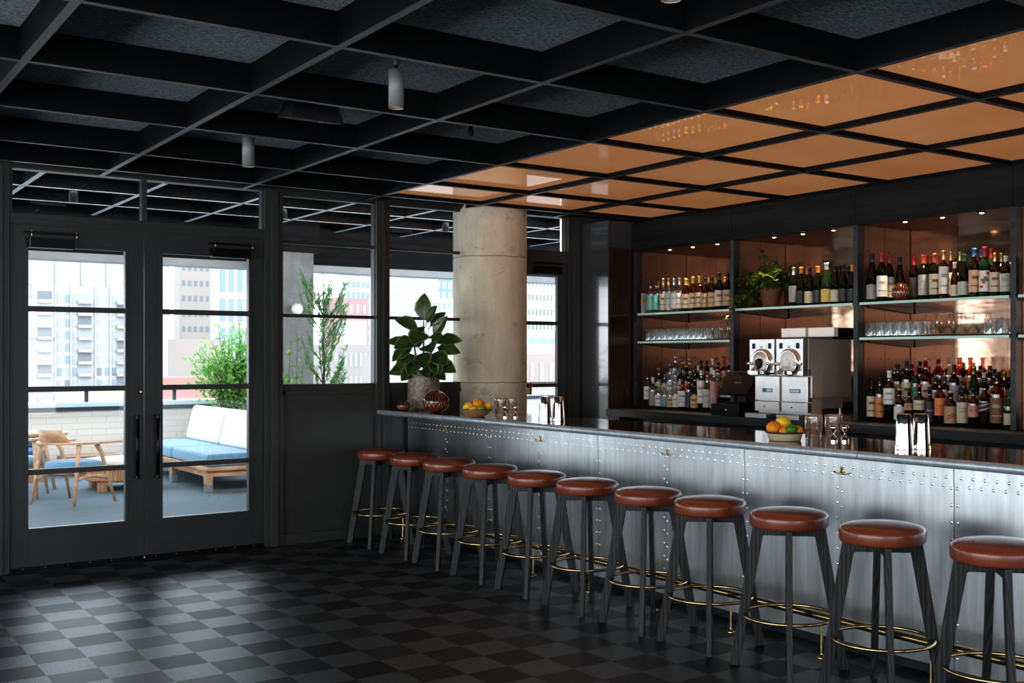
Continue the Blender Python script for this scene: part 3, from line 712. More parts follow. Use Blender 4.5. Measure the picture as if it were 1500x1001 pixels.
fruit('lime', 'pale', *at2(4.24, 7.08, .036, -.05, .063), .027, (0, R(80), yawL), 'pale green lime at the front of the ochre bowl', g1)
fruit('lemon', 'lemon', *at2(4.24, 7.08, .084, -.004, .077), .028, (R(20), R(60), yawL), 'lemon on the side of the ochre bowl nearest the glasses', g1)
fruit('orange', 'orange', *at2(4.24, 7.08, .052, .05, .070), .034, (0, .3, 0), 'orange at the back of the ochre bowl', g1)
fruit('lime', 'lime', *at2(4.24, 7.08, -.026, .045, .088), .026, (0, R(60), 1), 'dark green lime half hidden at the back of the ochre bowl', g1)
fruit('orange', 'orange', *at2(4.35, 4.10, -.060, .0, .066), .038, (0, .2, 0), 'orange on the left side of the cream bowl', g2)
fruit('orange', 'orange', *at2(4.35, 4.10, -.010, -.048, .046), .031, (.3, 0, 0), 'orange low at the front of the cream bowl', g2)
fruit('lemon', 'lemon', *at2(4.35, 4.10, -.002, .018, .094), .034, (0, R(112), yawL), 'lemon on top of the cream bowl', g2)
fruit('lime', 'lime', *at2(4.35, 4.10, .022, -.072, .064), .029, (0, R(80), yawL), 'dark green lime at the front of the cream bowl', g2)
fruit('orange', 'orange', *at2(4.35, 4.10, .060, -.028, .050), .034, (0, 0, .3), 'orange on the side of the cream bowl nearest the glasses', g2)
fruit('orange', 'orange', *at2(4.35, 4.10, .022, .055, .058), .032, (0, 0, .3), 'orange hidden at the back of the cream bowl', g2)
# mixing glasses
def mixglass(lab, x, y):
    o = MB().lathe([(.001, .004), (.040, 0), (.043, .004), (.047, .12), (.047, .135), (.0445, .135), (.040, .014), (.001, .012)], 24, cap=False).build('mixing_glass', clear_glass)
    on_top(o, x, y); tag(o, lab, 'glass', 'mixing glasses on the bar'); return o
mixglass('clear mixing glass beside the ochre fruit bowl', 4.445, 7.07); mixglass('clear mixing glass behind a jigger near the column', 4.545, 7.075)
mixglass('clear mixing glass beside the cream fruit bowl', 4.50, 4.035); mixglass('clear mixing glass behind the jiggers near the machine', 4.60, 3.985)
jp = MB().lathe([(.020, 0), (.0205, .004), (.0175, .026), (.006, .040), (.005, .045), (.006, .050), (.019, .068), (.0225, .088), (.0215, .088), (.017, .068), (.001, .056)], 20, cap=False).build('jigger', steel_bright)
for i, (x, y, lab) in enumerate(((4.335, 6.83, 'steel jigger in front of the glasses by the ochre bowl'), (4.385, 6.77, 'steel jigger farther from the ochre bowl'), (4.47, 3.87, 'steel jigger nearer the cream bowl glasses'), (4.51, 3.83, 'steel jigger farther from the cream bowl'))):
    o = jp if i == 0 else copy_tree(jp); on_top(o, x, y); tag(o, lab, 'jigger', 'steel jiggers on the bar')
# shaker tins, upside down
sp_ = MB().lathe([(.046, 0), (.0465, .004), (.044, .03), (.0385, .12), (.0335, .168), (.030, .172), (.001, .170)], 28, cap=False).build('shaker_tin', steel_bright)
for i, (x, y, lab) in enumerate(((4.30, 6.27, 'upturned steel shaker tin near the column, the nearer to the windows'), (4.39, 6.24, 'upturned steel shaker tin near the column, farther from the windows'), (4.38, 3.36, 'upturned steel shaker tin before the whiskey bottles, nearer the windows'), (4.470, 3.33, 'upturned steel shaker tin before the whiskey bottles, farther from windows'))):
    o = sp_ if i == 0 else copy_tree(sp_); on_top(o, x, y); tag(o, lab, 'shaker', 'steel shaker tins on the bar')
BOTTLES = [
    ('end', 'l', 0, 4.045, 6.57, 1.02, 0.149, 0.04, 'squat', 'yellow', 'yellow', 'white', None, None, None),
    ('end', 'u', 0, 4.045, 6.57, 1.897, 0.333, 0.04, 'bord', 'dark', 'cream', 'gold', None, None, None),
    ('machine', 'u', 0, 6.099, 6.57, 1.897, 0.309, 0.037, 'bord', 'dark', 'grey', 'silver', None, None, None),
    ('machine', 'u', 0, 6.018, 6.57, 1.897, 0.306, 0.041, 'burg', 'dark', 'black', 'orange', None, None, None),
    ('machine', 'u', 0, 5.932, 6.57, 1.897, 0.297, 0.041, 'burg', 'dark', 'cream', 'black', None, None, None),
    ('machine', 'u', 0, 5.847, 6.57, 1.897, 0.302, 0.041, 'burg', 'dark', 'black', 'orange', None, None, None),
    ('machine', 'u', 0, 5.76, 6.57, 1.897, 0.322, 0.042, 'burg', 'green', 'yellow', 'white', None, None, None),
    ('machine', 'u', 0, 5.674, 6.57, 1.897, 0.3, 0.041, 'burg', 'dark', 'cream', 'black', None, None, None),
    ('machine', 'u', 0, 5.59, 6.57, 1.897, 0.298, 0.04, 'burg', 'dark', 'black', 'black', None, None, None),
    ('machine', 'u', 0, 5.506, 6.57, 1.897, 0.286, 0.04, 'burg', 'dark', 'black', 'orange', None, None, None),
    ('machine', 'u', 1, 6.067, 6.7, 1.897, 0.31, 0.039, 'burg', 'dark', 'cream', 'orange', None, None, None),
    ('machine', 'u', 1, 5.742, 6.7, 1.897, 0.306, 0.039, 'burg', 'dark', 'cream', 'black', None, None, None),
    ('machine', 'u', 1, 5.652, 6.7, 1.897, 0.305, 0.039, 'burg', 'dark', 'cream', 'black', None, None, None),
    ('mirror', 'l', 0, 5.327, 6.57, 1.02, 0.299, 0.038, 'bord', 'dark', 'cream', 'dark', None, None, (0.12, 0.62)),
    ('mirror', 'l', 0, 5.25, 6.57, 1.02, 0.33, 0.036, 'spirit', 'brown', 'orange', 'black', None, None, None),
    ('mirror', 'l', 0, 5.167, 6.57, 1.02, 0.376, 0.044, 'spirit', 'brown', 'white', 'white', None, None, (0.35, 0.66)),
    ('mirror', 'l', 0, 5.077, 6.57, 1.02, 0.249, 0.043, 'squat', 'brown', 'white', 'tan', "RUSSELL'S", 'red', None),
    ('mirror', 'l', 0, 4.993, 6.57, 1.02, 0.241, 0.038, 'squat', 'brown', 'tan', 'black', 'RYE', 'black', (0.4, 0.6)),
    ('mirror', 'l', 0, 4.906, 6.57, 1.02, 0.282, 0.045, 'squat', 'brown', 'cream', 'red', 'WHISKY', 'black', (0.36, 0.6)),
    ('mirror', 'l', 0, 4.819, 6.57, 1.02, 0.265, 0.039, 'squat', 'brown', 'black', 'black', 'No.7', 'white', (0.08, 0.62)),
    ('mirror', 'l', 0, 4.738, 6.57, 1.02, 0.343, 0.039, 'squat', 'amber', 'orange', 'silver', 'BULLEIT', 'black', (0.2, 0.55)),
    ('mirror', 'l', 0, 4.649, 6.57, 1.02, 0.241, 0.047, 'squat', 'brown', 'tan', 'peach', '///', 'red', (0.08, 0.56)),
    ('mirror', 'l', 0, 4.557, 6.57, 1.02, 0.252, 0.042, 'squat', 'brown', 'cream', 'black', 'KNOB|CREEK', 'black', (0.1, 0.66)),
    ('mirror', 'l', 0, 4.472, 6.57, 1.02, 0.263, 0.04, 'spirit', 'brown', 'pink', 'black', 'RYE', 'red', (0.26, 0.56)),
    ('mirror', 'l', 0, 4.385, 6.57, 1.02, 0.329, 0.043, 'squat', 'brown', 'black', 'black', '//', 'cream', (0.34, 0.52)),
    ('mirror', 'l', 0, 4.293, 6.57, 1.02, 0.372, 0.046, 'spirit', 'amber', 'brown', 'black', None, None, None),
    ('mirror', 'l', 0, 4.202, 6.57, 1.02, 0.251, 0.042, 'bord', 'green', 'cream', 'green', None, None, (0.12, 0.42)),
    ('mirror', 'l', 1, 5.195, 6.7, 1.12, 0.321, 0.038, 'spirit', 'brown', 'tan', 'black', None, None, None),
    ('mirror', 'l', 1, 5.114, 6.7, 1.12, 0.346, 0.04, 'spirit', 'brown', 'cream', 'black', None, None, None),
    ('mirror', 'l', 1, 5.035, 6.7, 1.12, 0.307, 0.036, 'bord', 'green', 'green', 'red', None, None, None),
    ('mirror', 'l', 1, 4.95, 6.7, 1.12, 0.371, 0.045, 'squat', 'amber', 'cream', 'cork', None, None, None),
    ('mirror', 'l', 1, 4.866, 6.7, 1.12, 0.23, 0.036, 'spirit', 'brown', 'tan', 'dark', None, None, None),
    ('mirror', 'l', 1, 4.79, 6.7, 1.12, 0.236, 0.036, 'spirit', 'brown', 'cream', 'brown', None, None, None),
    ('mirror', 'l', 1, 4.713, 6.7, 1.12, 0.319, 0.038, 'spirit', 'brown', 'grey', 'black', None, None, None),
    ('mirror', 'l', 1, 4.635, 6.7, 1.12, 0.201, 0.036, 'spirit', 'brown', 'tan', 'dark', None, None, None),
    ('mirror', 'l', 1, 4.556, 6.7, 1.12, 0.31, 0.04, 'burg', 'green', 'yellow', 'gold', None, None, None),
    ('mirror', 'l', 1, 4.477, 6.7, 1.12, 0.268, 0.036, 'spirit', 'brown', 'cream', 'cream', None, None, None),
    ('mirror', 'l', 1, 4.399, 6.7, 1.12, 0.292, 0.038, 'spirit', 'amber', 'tan', 'black', None, None, None),
    ('mirror', 'l', 1, 4.321, 6.7, 1.12, 0.275, 0.037, 'spirit', 'brown', 'peach', 'gold', None, None, None),
    ('mirror', 'l', 1, 4.24, 6.7, 1.12, 0.298, 0.04, 'spirit', 'amber', 'white', 'gold', None, None, None),
    ('mirror', 'l', 2, 5.329, 6.84, 1.22, 0.188, 0.036, 'spirit', 'brown', 'cream', 'silver', None, None, None),
    ('mirror', 'l', 2, 5.254, 6.84, 1.22, 0.188, 0.036, 'spirit', 'brown', 'tan', 'brown', None, None, None),
    ('mirror', 'l', 2, 5.178, 6.84, 1.22, 0.22, 0.036, 'spirit', 'brown', 'tan', 'brown', None, None, None),
    ('mirror', 'l', 2, 5.103, 6.84, 1.22, 0.243, 0.036, 'spirit', 'brown', 'cream', 'black', None, None, None),
    ('mirror', 'l', 2, 5.027, 6.84, 1.22, 0.206, 0.036, 'spirit', 'red', 'tan', 'red', None, None, None),
    ('mirror', 'l', 2, 4.944, 6.84, 1.22, 0.273, 0.044, 'squat', 'amber', 'cream', 'cork', None, None, None),
    ('mirror', 'l', 2, 4.857, 6.84, 1.22, 0.273, 0.04, 'squat', 'clear', 'cream', 'cork', None, None, None),
    ('mirror', 'l', 2, 4.768, 6.84, 1.22, 0.271, 0.045, 'squat', 'amber', 'cream', 'cork', None, None, None),
    ('mirror', 'l', 2, 4.68, 6.84, 1.22, 0.271, 0.04, 'squat', 'amber', 'orange', 'orange', None, None, None),
    ('mirror', 'l', 2, 4.6, 6.84, 1.22, 0.213, 0.036, 'spirit', 'amber', 'tan', 'black', None, None, None),
    ('mirror', 'l', 2, 4.525, 6.84, 1.22, 0.213, 0.036, 'spirit', 'brown', 'tan', 'brown', None, None, None),
    ('mirror', 'l', 2, 4.451, 6.84, 1.22, 0.166, 0.034, 'spirit', 'brown', 'tan', 'brown', None, None, None),
    ('mirror', 'l', 2, 4.38, 6.84, 1.22, 0.167, 0.034, 'spirit', 'amber', 'orange', 'orange', None, None, None),
    ('mirror', 'l', 2, 4.307, 6.84, 1.22, 0.191, 0.036, 'spirit', 'brown', 'tan', 'brown', None, None, None),
    ('mirror', 'l', 2, 4.231, 6.84, 1.22, 0.231, 0.036, 'spirit', 'brown', 'cream', 'brown', None, None, None),
    ('mirror', 'u', 0, 5.322, 6.57, 1.897, 0.357, 0.043, 'burg', 'dark', 'grey', 'black', None, None, None),
    ('mirror', 'u', 0, 5.236, 6.57, 1.897, 0.363, 0.04, 'bord', 'dark', 'white', 'red', None, None, None),
    ('mirror', 'u', 0, 4.877, 6.57, 1.897, 0.318, 0.037, 'spirit', 'dark', 'sage', 'redgold', None, None, None),
    ('mirror', 'u', 0, 4.786, 6.57, 1.897, 0.32, 0.037, 'spirit', 'dark', 'cream', 'redgold', None, None, None),
    ('mirror', 'u', 0, 4.706, 6.57, 1.897, 0.336, 0.035, 'spirit', 'red', 'white', 'gold', None, None, (0.1, 0.66)),
    ('mirror', 'u', 0, 4.619, 6.57, 1.897, 0.247, 0.03, 'burg', 'brown', 'cream', 'white', None, None, None),
    ('mirror', 'u', 0, 4.548, 6.57, 1.897, 0.3, 0.038, 'burg', 'dark', 'sage', 'green', None, None, None),
    ('mirror', 'u', 0, 4.467, 6.57, 1.897, 0.331, 0.039, 'spirit', 'brown', 'peach', 'blue', None, None, None),
    ('mirror', 'u', 0, 4.386, 6.57, 1.897, 0.334, 0.039, 'bord', 'green', 'white', 'red', '*', 'red', None),
    ('mirror', 'u', 0, 4.308, 6.57, 1.897, 0.287, 0.036, 'spirit', 'brown', 'cream', 'gold', None, None, None),
    ('mirror', 'u', 0, 4.228, 6.57, 1.897, 0.263, 0.039, 'spirit', 'brown', 'sage', 'white', None, None, None),
    ('mirror', 'u', 1, 5.268, 6.7, 1.897, 0.361, 0.036, 'bord', 'dark', 'white', 'red', None, None, None),
    ('mirror', 'u', 1, 5.173, 6.7, 1.897, 0.329, 0.038, 'burg', 'dark', 'black', 'black', None, None, None),
    ('mirror', 'u', 1, 5.047, 6.7, 1.897, 0.327, 0.038, 'bord', 'brown', 'black', 'red', None, None, None),
    ('mirror', 'u', 1, 4.945, 6.7, 1.897, 0.332, 0.035, 'spirit', 'dark', 'cream', 'redgold', None, None, None),
    ('mirror', 'u', 1, 4.847, 6.7, 1.897, 0.315, 0.035, 'spirit', 'dark', 'cream', 'redgold', None, None, None),
    ('mirror', 'u', 1, 4.739, 6.7, 1.897, 0.341, 0.035, 'spirit', 'red', 'white', 'gold', None, None, None),
    ('mirror', 'u', 1, 4.666, 6.7, 1.897, 0.331, 0.035, 'spirit', 'red', 'white', 'gold', None, None, None),
    ('mirror', 'u', 1, 4.581, 6.7, 1.897, 0.305, 0.036, 'burg', 'dark', 'sage', 'green', None, None, None),
    ('mirror', 'u', 1, 4.497, 6.7, 1.897, 0.336, 0.037, 'spirit', 'brown', 'peach', 'blue', None, None, None),
    ('mirror', 'u', 1, 4.42, 6.7, 1.897, 0.335, 0.037, 'bord', 'green', 'white', 'red', None, None, None),
    ('mirror', 'u', 1, 4.343, 6.7, 1.897, 0.296, 0.036, 'spirit', 'brown', 'cream', 'gold', None, None, None),
    ('mirror', 'u', 1, 4.268, 6.7, 1.897, 0.305, 0.036, 'spirit', 'brown', 'tan', 'black', None, None, None),
    ('mirror', 'u', 2, 5.012, 6.84, 1.897, 0.345, 0.035, 'spirit', 'dark', 'cream', 'redgold', None, None, None),
    ('mirror', 'u', 2, 4.472, 6.84, 1.897, 0.342, 0.037, 'bord', 'green', 'white', 'red', None, None, None),
    ('window', 'l', 0, 7.909, 6.57, 1.02, 0.334, 0.036, 'spirit', 'clear', 'white', 'dark', None, None, (0.25, 0.6)),
    ('window', 'l', 0, 7.829, 6.57, 1.02, 0.288, 0.041, 'spirit', 'pale', 'grey', 'white', None, None, None),
    ('window', 'l', 0, 7.742, 6.57, 1.02, 0.267, 0.042, 'squat', 'clear', 'white', 'wood', None, None, None),
    ('window', 'l', 0, 7.659, 6.57, 1.02, 0.246, 0.038, 'squat', 'clear', 'teal', 'blue', None, None, None),
    ('window', 'l', 0, 7.581, 6.57, 1.02, 0.243, 0.036, 'squat', 'clear', 'peach', 'white', None, None, None),
    ('window', 'l', 0, 7.506, 6.57, 1.02, 0.263, 0.036, 'squat', 'clear', 'white', 'blue', None, None, None),
    ('window', 'l', 0, 7.42, 6.57, 1.02, 0.279, 0.047, 'squat', 'amber', 'white', 'black', None, None, (0.12, 0.62)),
    ('window', 'l', 0, 7.335, 6.57, 1.02, 0.302, 0.034, 'spirit', 'amber', 'navy', 'wood', None, None, None),
    ('window', 'l', 0, 7.258, 6.57, 1.02, 0.274, 0.04, 'squat', 'dark', 'yellow', 'silver', None, None, None),
    ('window', 'l', 0, 7.178, 6.57, 1.02, 0.358, 0.036, 'slim', 'pale', 'white', 'white', None, None, (0.2, 0.75)),
    ('window', 'l', 0, 7.096, 6.57, 1.02, 0.316, 0.043, 'spirit', 'pale', 'sage', 'silver', None, None, (0.12, 0.6)),
    ('window', 'l', 0, 7.016, 6.57, 1.02, 0.363, 0.033, 'slim', 'clear', 'pink', 'white', None, None, (0.08, 0.72)),
    ('window', 'l', 1, 7.904, 6.7, 1.12, 0.27, 0.041, 'squat', 'clear', 'cream', 'wood', None, None, None),
    ('window', 'l', 1, 7.814, 6.7, 1.12, 0.214, 0.036, 'spirit', 'clear', 'cream', 'gold', None, None, None),
    ('window', 'l', 1, 7.739, 6.7, 1.12, 0.272, 0.036, 'spirit', 'clear', 'white', 'silver', None, None, None),
    ('window', 'l', 1, 7.665, 6.7, 1.12, 0.243, 0.034, 'spirit', 'clear', 'grey', 'blue', None, None, None),
    ('window', 'l', 1, 7.592, 6.7, 1.12, 0.288, 0.036, 'spirit', 'dark', 'cream', 'green', None, None, None),
    ('window', 'l', 1, 7.51, 6.7, 1.12, 0.296, 0.042, 'squat', 'dark', 'orange', 'gold', None, None, None),
    ('window', 'l', 1, 7.431, 6.7, 1.12, 0.223, 0.034, 'spirit', 'dark', 'black', 'black', None, None, None),
    ('window', 'l', 1, 7.357, 6.7, 1.12, 0.297, 0.036, 'spirit', 'dark', 'white', 'cream', None, None, None),
    ('window', 'l', 1, 7.284, 6.7, 1.12, 0.275, 0.034, 'spirit', 'red', 'red', 'red', None, None, None),
    ('window', 'l', 1, 7.184, 6.7, 1.12, 0.28, 0.036, 'slim', 'pale', 'tan', 'white', None, None, (0.1, 0.58)),
    ('window', 'l', 1, 7.106, 6.7, 1.12, 0.266, 0.036, 'slim', 'pale', 'tan', 'cork', None, None, (0.1, 0.58)),
    ('window', 'l', 1, 7.026, 6.7, 1.12, 0.256, 0.038, 'slim', 'pale', 'white', 'cream', None, None, (0.1, 0.5)),
    ('window', 'l', 1, 6.949, 6.7, 1.12, 0.229, 0.036, 'slim', 'amber', 'white', 'orange', None, None, None),
    ('window', 'l', 2, 7.911, 6.84, 1.22, 0.23, 0.034, 'slim', 'pale', 'blue', 'blue', None, None, None),
    ('window', 'l', 2, 7.829, 6.84, 1.22, 0.277, 0.045, 'spirit', 'clear', 'white', 'silver', None, None, None),
    ('window', 'l', 2, 7.73, 6.84, 1.22, 0.276, 0.05, 'squat', 'clear', 'cream', 'green', None, None, None),
    ('window', 'l', 2, 7.632, 6.84, 1.22, 0.269, 0.045, 'squat', 'clear', 'tan', 'wood', None, None, None),
    ('window', 'l', 2, 7.547, 6.84, 1.22, 0.194, 0.036, 'spirit', 'clear', 'teal', 'black', None, None, None),
    ('window', 'l', 2, 7.472, 6.84, 1.22, 0.243, 0.036, 'spirit', 'dark', 'cream', 'black', None, None, None),
    ('window', 'l', 2, 7.397, 6.84, 1.22, 0.244, 0.036, 'spirit', 'dark', 'red', 'black', None, None, None),
    ('window', 'l', 2, 7.321, 6.84, 1.22, 0.259, 0.036, 'spirit', 'clear', 'peach', 'white', None, None, None),
    ('window', 'l', 2, 7.248, 6.84, 1.22, 0.233, 0.034, 'spirit', 'red', 'cream', 'black', None, None, None),
    ('window', 'l', 2, 7.174, 6.84, 1.22, 0.24, 0.036, 'spirit', 'red', 'red', 'red', None, None, None),
    ('window', 'l', 2, 7.101, 6.84, 1.22, 0.259, 0.034, 'spirit', 'red', 'red', 'red', None, None, None),
    ('window', 'l', 2, 7.027, 6.84, 1.22, 0.241, 0.036, 'spirit', 'clear', 'cream', 'silver', None, None, None),
    ('window', 'l', 2, 6.952, 6.84, 1.22, 0.241, 0.036, 'spirit', 'amber', 'orange', 'orange', None, None, None),
    ('window', 'u', 0, 7.864, 6.57, 1.897, 0.29, 0.038, 'spirit', 'clear', 'teal', 'dark', None, None, None),
    ('window', 'u', 0, 7.784, 6.57, 1.897, 0.29, 0.038, 'spirit', 'clear', 'teal', 'dark', None, None, None),
    ('window', 'u', 0, 7.685, 6.57, 1.897, 0.311, 0.034, 'spirit', 'clear', 'cream', 'gold', None, None, None),
    ('window', 'u', 0, 7.611, 6.57, 1.897, 0.31, 0.036, 'spirit', 'clear', 'silver', 'gold', None, None, None),
    ('window', 'u', 0, 7.536, 6.57, 1.897, 0.304, 0.036, 'spirit', 'clear', 'silver', 'silver', None, None, None),
    ('window', 'u', 0, 7.461, 6.57, 1.897, 0.304, 0.036, 'spirit', 'clear', 'white', 'silver', None, None, None),
    ('window', 'u', 0, 7.378, 6.57, 1.897, 0.293, 0.036, 'bord', 'amber', 'cream', 'yellow', None, None, None),
    ('window', 'u', 0, 7.284, 6.57, 1.897, 0.304, 0.036, 'bord', 'amber', 'cream', 'yellow', None, None, None),
    ('window', 'u', 0, 7.2, 6.57, 1.897, 0.299, 0.036, 'bord', 'amber', 'cream', 'yellow', None, None, None),
    ('window', 'u', 0, 7.124, 6.57, 1.897, 0.284, 0.034, 'bord', 'brown', 'tan', 'dark', None, None, None),
    ('window', 'u', 0, 7.044, 6.57, 1.897, 0.292, 0.034, 'bord', 'brown', 'tan', 'dark', None, None, None),
    ('window', 'u', 0, 6.952, 6.57, 1.897, 0.318, 0.042, 'bord', 'dark', 'cream', 'dark', None, None, None),
    ('window', 'u', 0, 6.846, 6.57, 1.897, 0.315, 0.042, 'bord', 'dark', 'tan', 'black', None, None, None),
    ('window', 'u', 1, 7.909, 6.7, 1.897, 0.297, 0.036, 'spirit', 'clear', 'cream', 'orange', None, None, None),
    ('window', 'u', 1, 7.834, 6.7, 1.897, 0.29, 0.036, 'spirit', 'clear', 'cream', 'orange', None, None, None),
    ('window', 'u', 1, 7.758, 6.7, 1.897, 0.274, 0.036, 'spirit', 'clear', 'cream', 'orange', None, None, None),
    ('window', 'u', 1, 7.486, 6.7, 1.897, 0.297, 0.036, 'spirit', 'amber', 'cream', 'gold', None, None, None),
    ('window', 'u', 1, 7.217, 6.7, 1.897, 0.297, 0.036, 'spirit', 'amber', 'cream', 'yellow', None, None, None),
    ('window', 'u', 1, 7.128, 6.7, 1.897, 0.288, 0.036, 'spirit', 'amber', 'cream', 'yellow', None, None, None),
    ('window', 'u', 1, 7.015, 6.7, 1.897, 0.292, 0.036, 'spirit', 'brown', 'cream', 'orange', None, None, None),
]
# ------------------------------------------------------------------ back bar
XB, XD = 6.49, 7.105            # front plane of the dividers, copper back
DIV = [7.995, 6.714, 5.412, 4.125, 2.84, 1.55]
ZS, ZH = 2.468, 2.735           # niche ceiling, header top
CT = 1.02
bb = empty('back_bar', (XB, 5, 0)); tag(bb, 'black wooden back bar with four copper-lined niches', 'back bar')
def B_(mb, name, mat, par=bb, **k): return local(mb.build(name, mat, par, **k), bb)
ye = DIV[-1] - .05
m = MB()
for a, b in zip(DIV[:-1], DIV[1:]): m.box(XB, XB + .03, b + .002, a - .002, ZS, ZH)
m.box(XB, XB + .03, DIV[0] + .002, 8.036, ZS, ZH)
B_(m, 'header', header_wood)
B_(MB().box(XB + .03, 7.45, ye, 8.03, ZS, ZS + .02), 'niche_ceiling', brown_board)
for d in DIV:
    B_(MB().box(XB, XB + .07, d - .02, d + .02, CT + .0005, ZS), 'divider', black_wood, bevel=.002)
names = ['window bay', 'machine bay', 'mirror bay', 'end bay', 'far bay']
for i, (a, b) in enumerate(zip(DIV[:-1], DIV[1:])):
    mid = (XB + XD) / 2
    m = MB()
    for (xa, xb) in ((XB + .071, mid - .002), (mid + .002, XD)):
        m = MB().box(xa, xb, a - .024, a - .004, CT + .0005, ZS)
        for z in (1.48, 2.28):
            for xx in (xa + .045, xb - .045): m.lathe([(.006, a - .024), (.006, a - .0255)], 8, (xx, 0, z), 1, 'y')
        B_(m, 'side_board', [brown_board, black_metal])
    B_(MB().box(XB + .071, XD, b + .004, b + .02, CT + .0005, ZS), 'side_board', brown_board)
    for k in range(3):
        w = (a - b - .05) / 3; yb_ = b + .022 + k * w
        B_(MB().box(XD, XD + .012, yb_ + .001, yb_ + w - .001, CT + .0005, ZS), 'copper_sheet', copper)
    for z in ((1.875, 1.617) if i != 1 else (1.875,)):
        for (yy, s) in ((a - .03, -1), (b + .025, 1)):
            m = MB().add([(XB + .09, yy, z), (XD - .01, yy, z), (XD - .01, yy, z - .05), (XB + .09, yy, z - .012)] + [(XB + .09, yy + s * .03, z), (XD - .01, yy + s * .03, z), (XD - .01, yy + s * .03, z - .05), (XB + .09, yy + s * .03, z - .012)],
                  [(0, 1, 2, 3), (4, 5, 6, 7), (0, 1, 5, 4), (1, 2, 6, 5), (2, 3, 7, 6), (3, 0, 4, 7)])
            B_(m, 'shelf_bracket', black_metal)
B_(MB().box(XB + .05, 7.45, ye, 8.03, .0, .945), 'carcass', black_wood)
m = MB()
for k in range(8):
    ya = 7.62 - k * .66
    if ya < 2.2: break
    m = MB().box(6.30, 6.325, ya - .65, ya, .10, .925)
    B_(m, 'drawer_front', blue_wood, bevel=.002)
B_(MB().box(6.325, 6.54, 2.3, 7.95, 0, .945), 'drawer_carcass', black_wood)
B_(MB().box(6.20, 6.30, 7.86, 8.03, 0, .9545), 'end_leg', black_wood)
ctop = MB().box(6.18, 7.10, ye, 8.035, .955, CT).build('back_counter', black_wood, bevel=.003); tag(ctop, 'black stained wooden counter top below the bottle niches', 'counter top')
# glass shelves
def shelf(a, b, z, lab):
    m = MB().box(XB + .006, XD - .004, b + .032, a - .034, z - .018, z, 0)
    m.box(XB + .002, XB + .006, b + .032, a - .034, z - .018, z, 1)
    o = m.build('glass_shelf', [shelf_glass, shelf_edge]); tag(o, lab, 'shelf', 'glass shelves of the back bar'); return o
ZU, ZL = 1.896, 1.638
for i, (a, b) in enumerate(zip(DIV[:4], DIV[1:5])):
    shelf(a, b, ZU, 'upper glass shelf in the %s of the back bar' % (names[i] if i != 1 else 'machine bay under the trailing plant').replace('window bay', 'bay nearest the windows'))
    if i != 1:
        shelf(a, b, ZL, 'lower glass shelf in the %s of the back bar' % names[i].replace('window bay', 'bay nearest the windows'))
        m = MB().box(XB + .01, XB + .30, b + .035, a - .037, ZL + .0003, ZL + .012).build('bar_mat', black_plastic)
        tag(m, 'black rubber mat under the glasses in the %s' % names[i].replace('window bay', 'bay nearest the windows'), 'bar mat', 'black mats under the glasses')
# niche spotlights
k = 0
dl = None
for i, y in enumerate((7.581, 7.274, 6.962, 6.30, 5.992, 5.681, 5.021, 4.709, 4.402)):
    if dl is None:
        dl = empty('downlight')
        MB().lathe([(.012, 0), (.026, 0), (.027, -.006), (.017, -.008), (.012, -.002)], 18, cap=False).build('trim_ring', black_metal, dl)
        MB().lathe([(.0155, -.006), (.0145, -.010), (.008, -.012), (.001, -.0125)], 14, cap=False).build('lens', amberlens, dl)
        o = dl
    else: o = copy_tree(dl)
    o.location = (6.56, y, ZS - .0005)
    tag(o, 'small glowing downlight over the bottles, %s from the windows' % ORD[i + 1], 'downlight', 'downlights in the niche ceilings')
    l = bpy.data.lights.new('niche_spot', 'SPOT'); l.energy = 22; l.color = (1, .72, .42); l.spot_size = R(75); l.spot_blend = .6; l.shadow_soft_size = .012
    lo = bpy.data.objects.new('niche_spot', l); C.objects.link(lo); lo.location = (6.56, y, ZS - .03); lo.rotation_euler = (0, R(6), 0)

# ---- bottles
PROF = {  # (radius fraction, height fraction) up the glass
    'bord': [(.9, 0), (1, .015), (1, .60), (.94, .66), (.62, .73), (.40, .78), (.37, .82), (.37, .96), (.42, .965), (.42, 1)],
    'burg': [(.9, 0), (1, .015), (1, .42), (.93, .52), (.72, .64), (.48, .76), (.37, .84), (.36, .96), (.41, .965), (.41, 1)],
    'spirit': [(.92, 0), (1, .015), (1, .60), (.96, .66), (.78, .715), (.46, .75), (.38, .78), (.36, .95), (.42, .955), (.42, 1)],
    'squat': [(.92, 0), (1, .02), (1, .52), (.97, .58), (.80, .65), (.48, .70), (.34, .74), (.33, .93), (.42, .935), (.42, 1)],
    'slim': [(.92, 0), (1, .012), (1, .64), (.92, .69), (.62, .75), (.42, .79), (.38, .83), (.38, .95), (.43, .955), (.43, 1)]}
LSPAN = {'bord': (.10, .52), 'burg': (.06, .36), 'spirit': (.10, .55), 'squat': (.10, .48), 'slim': (.12, .58)}
CAPF = {'bord': .80, 'burg': .80, 'spirit': .86, 'squat': .86, 'slim': .88}
MESHES = {}
def arc_strip(r, z0, z1, a0, a1, n=12):
    m = MB(); vs = []
    for z in (z0, z1):
        for i in range(n + 1):
            a = a0 + (a1 - a0) * i / n; vs.append((r * math.cos(a), r * math.sin(a), z))
    m.add(vs, [(i, i + 1, n + 2 + i, n + 1 + i) for i in range(n)], 0, True); return m
def wrap_text(string, size, r, zc, mat, par, name='lettering', facing=PI):
    lines = string.split('|'); m = MB()
    for li, s in enumerate(lines):
        vs, fs = text_pts(s, size); dz = ((len(lines) - 1) / 2 - li) * size * 1.0
        m.add([(r * math.cos(facing + x / r), r * math.sin(facing + x / r), zc + y + dz) for (x, y) in vs], fs)
    return m.build(name, mat, par)
FACING = R(218)     # labels turned to the room
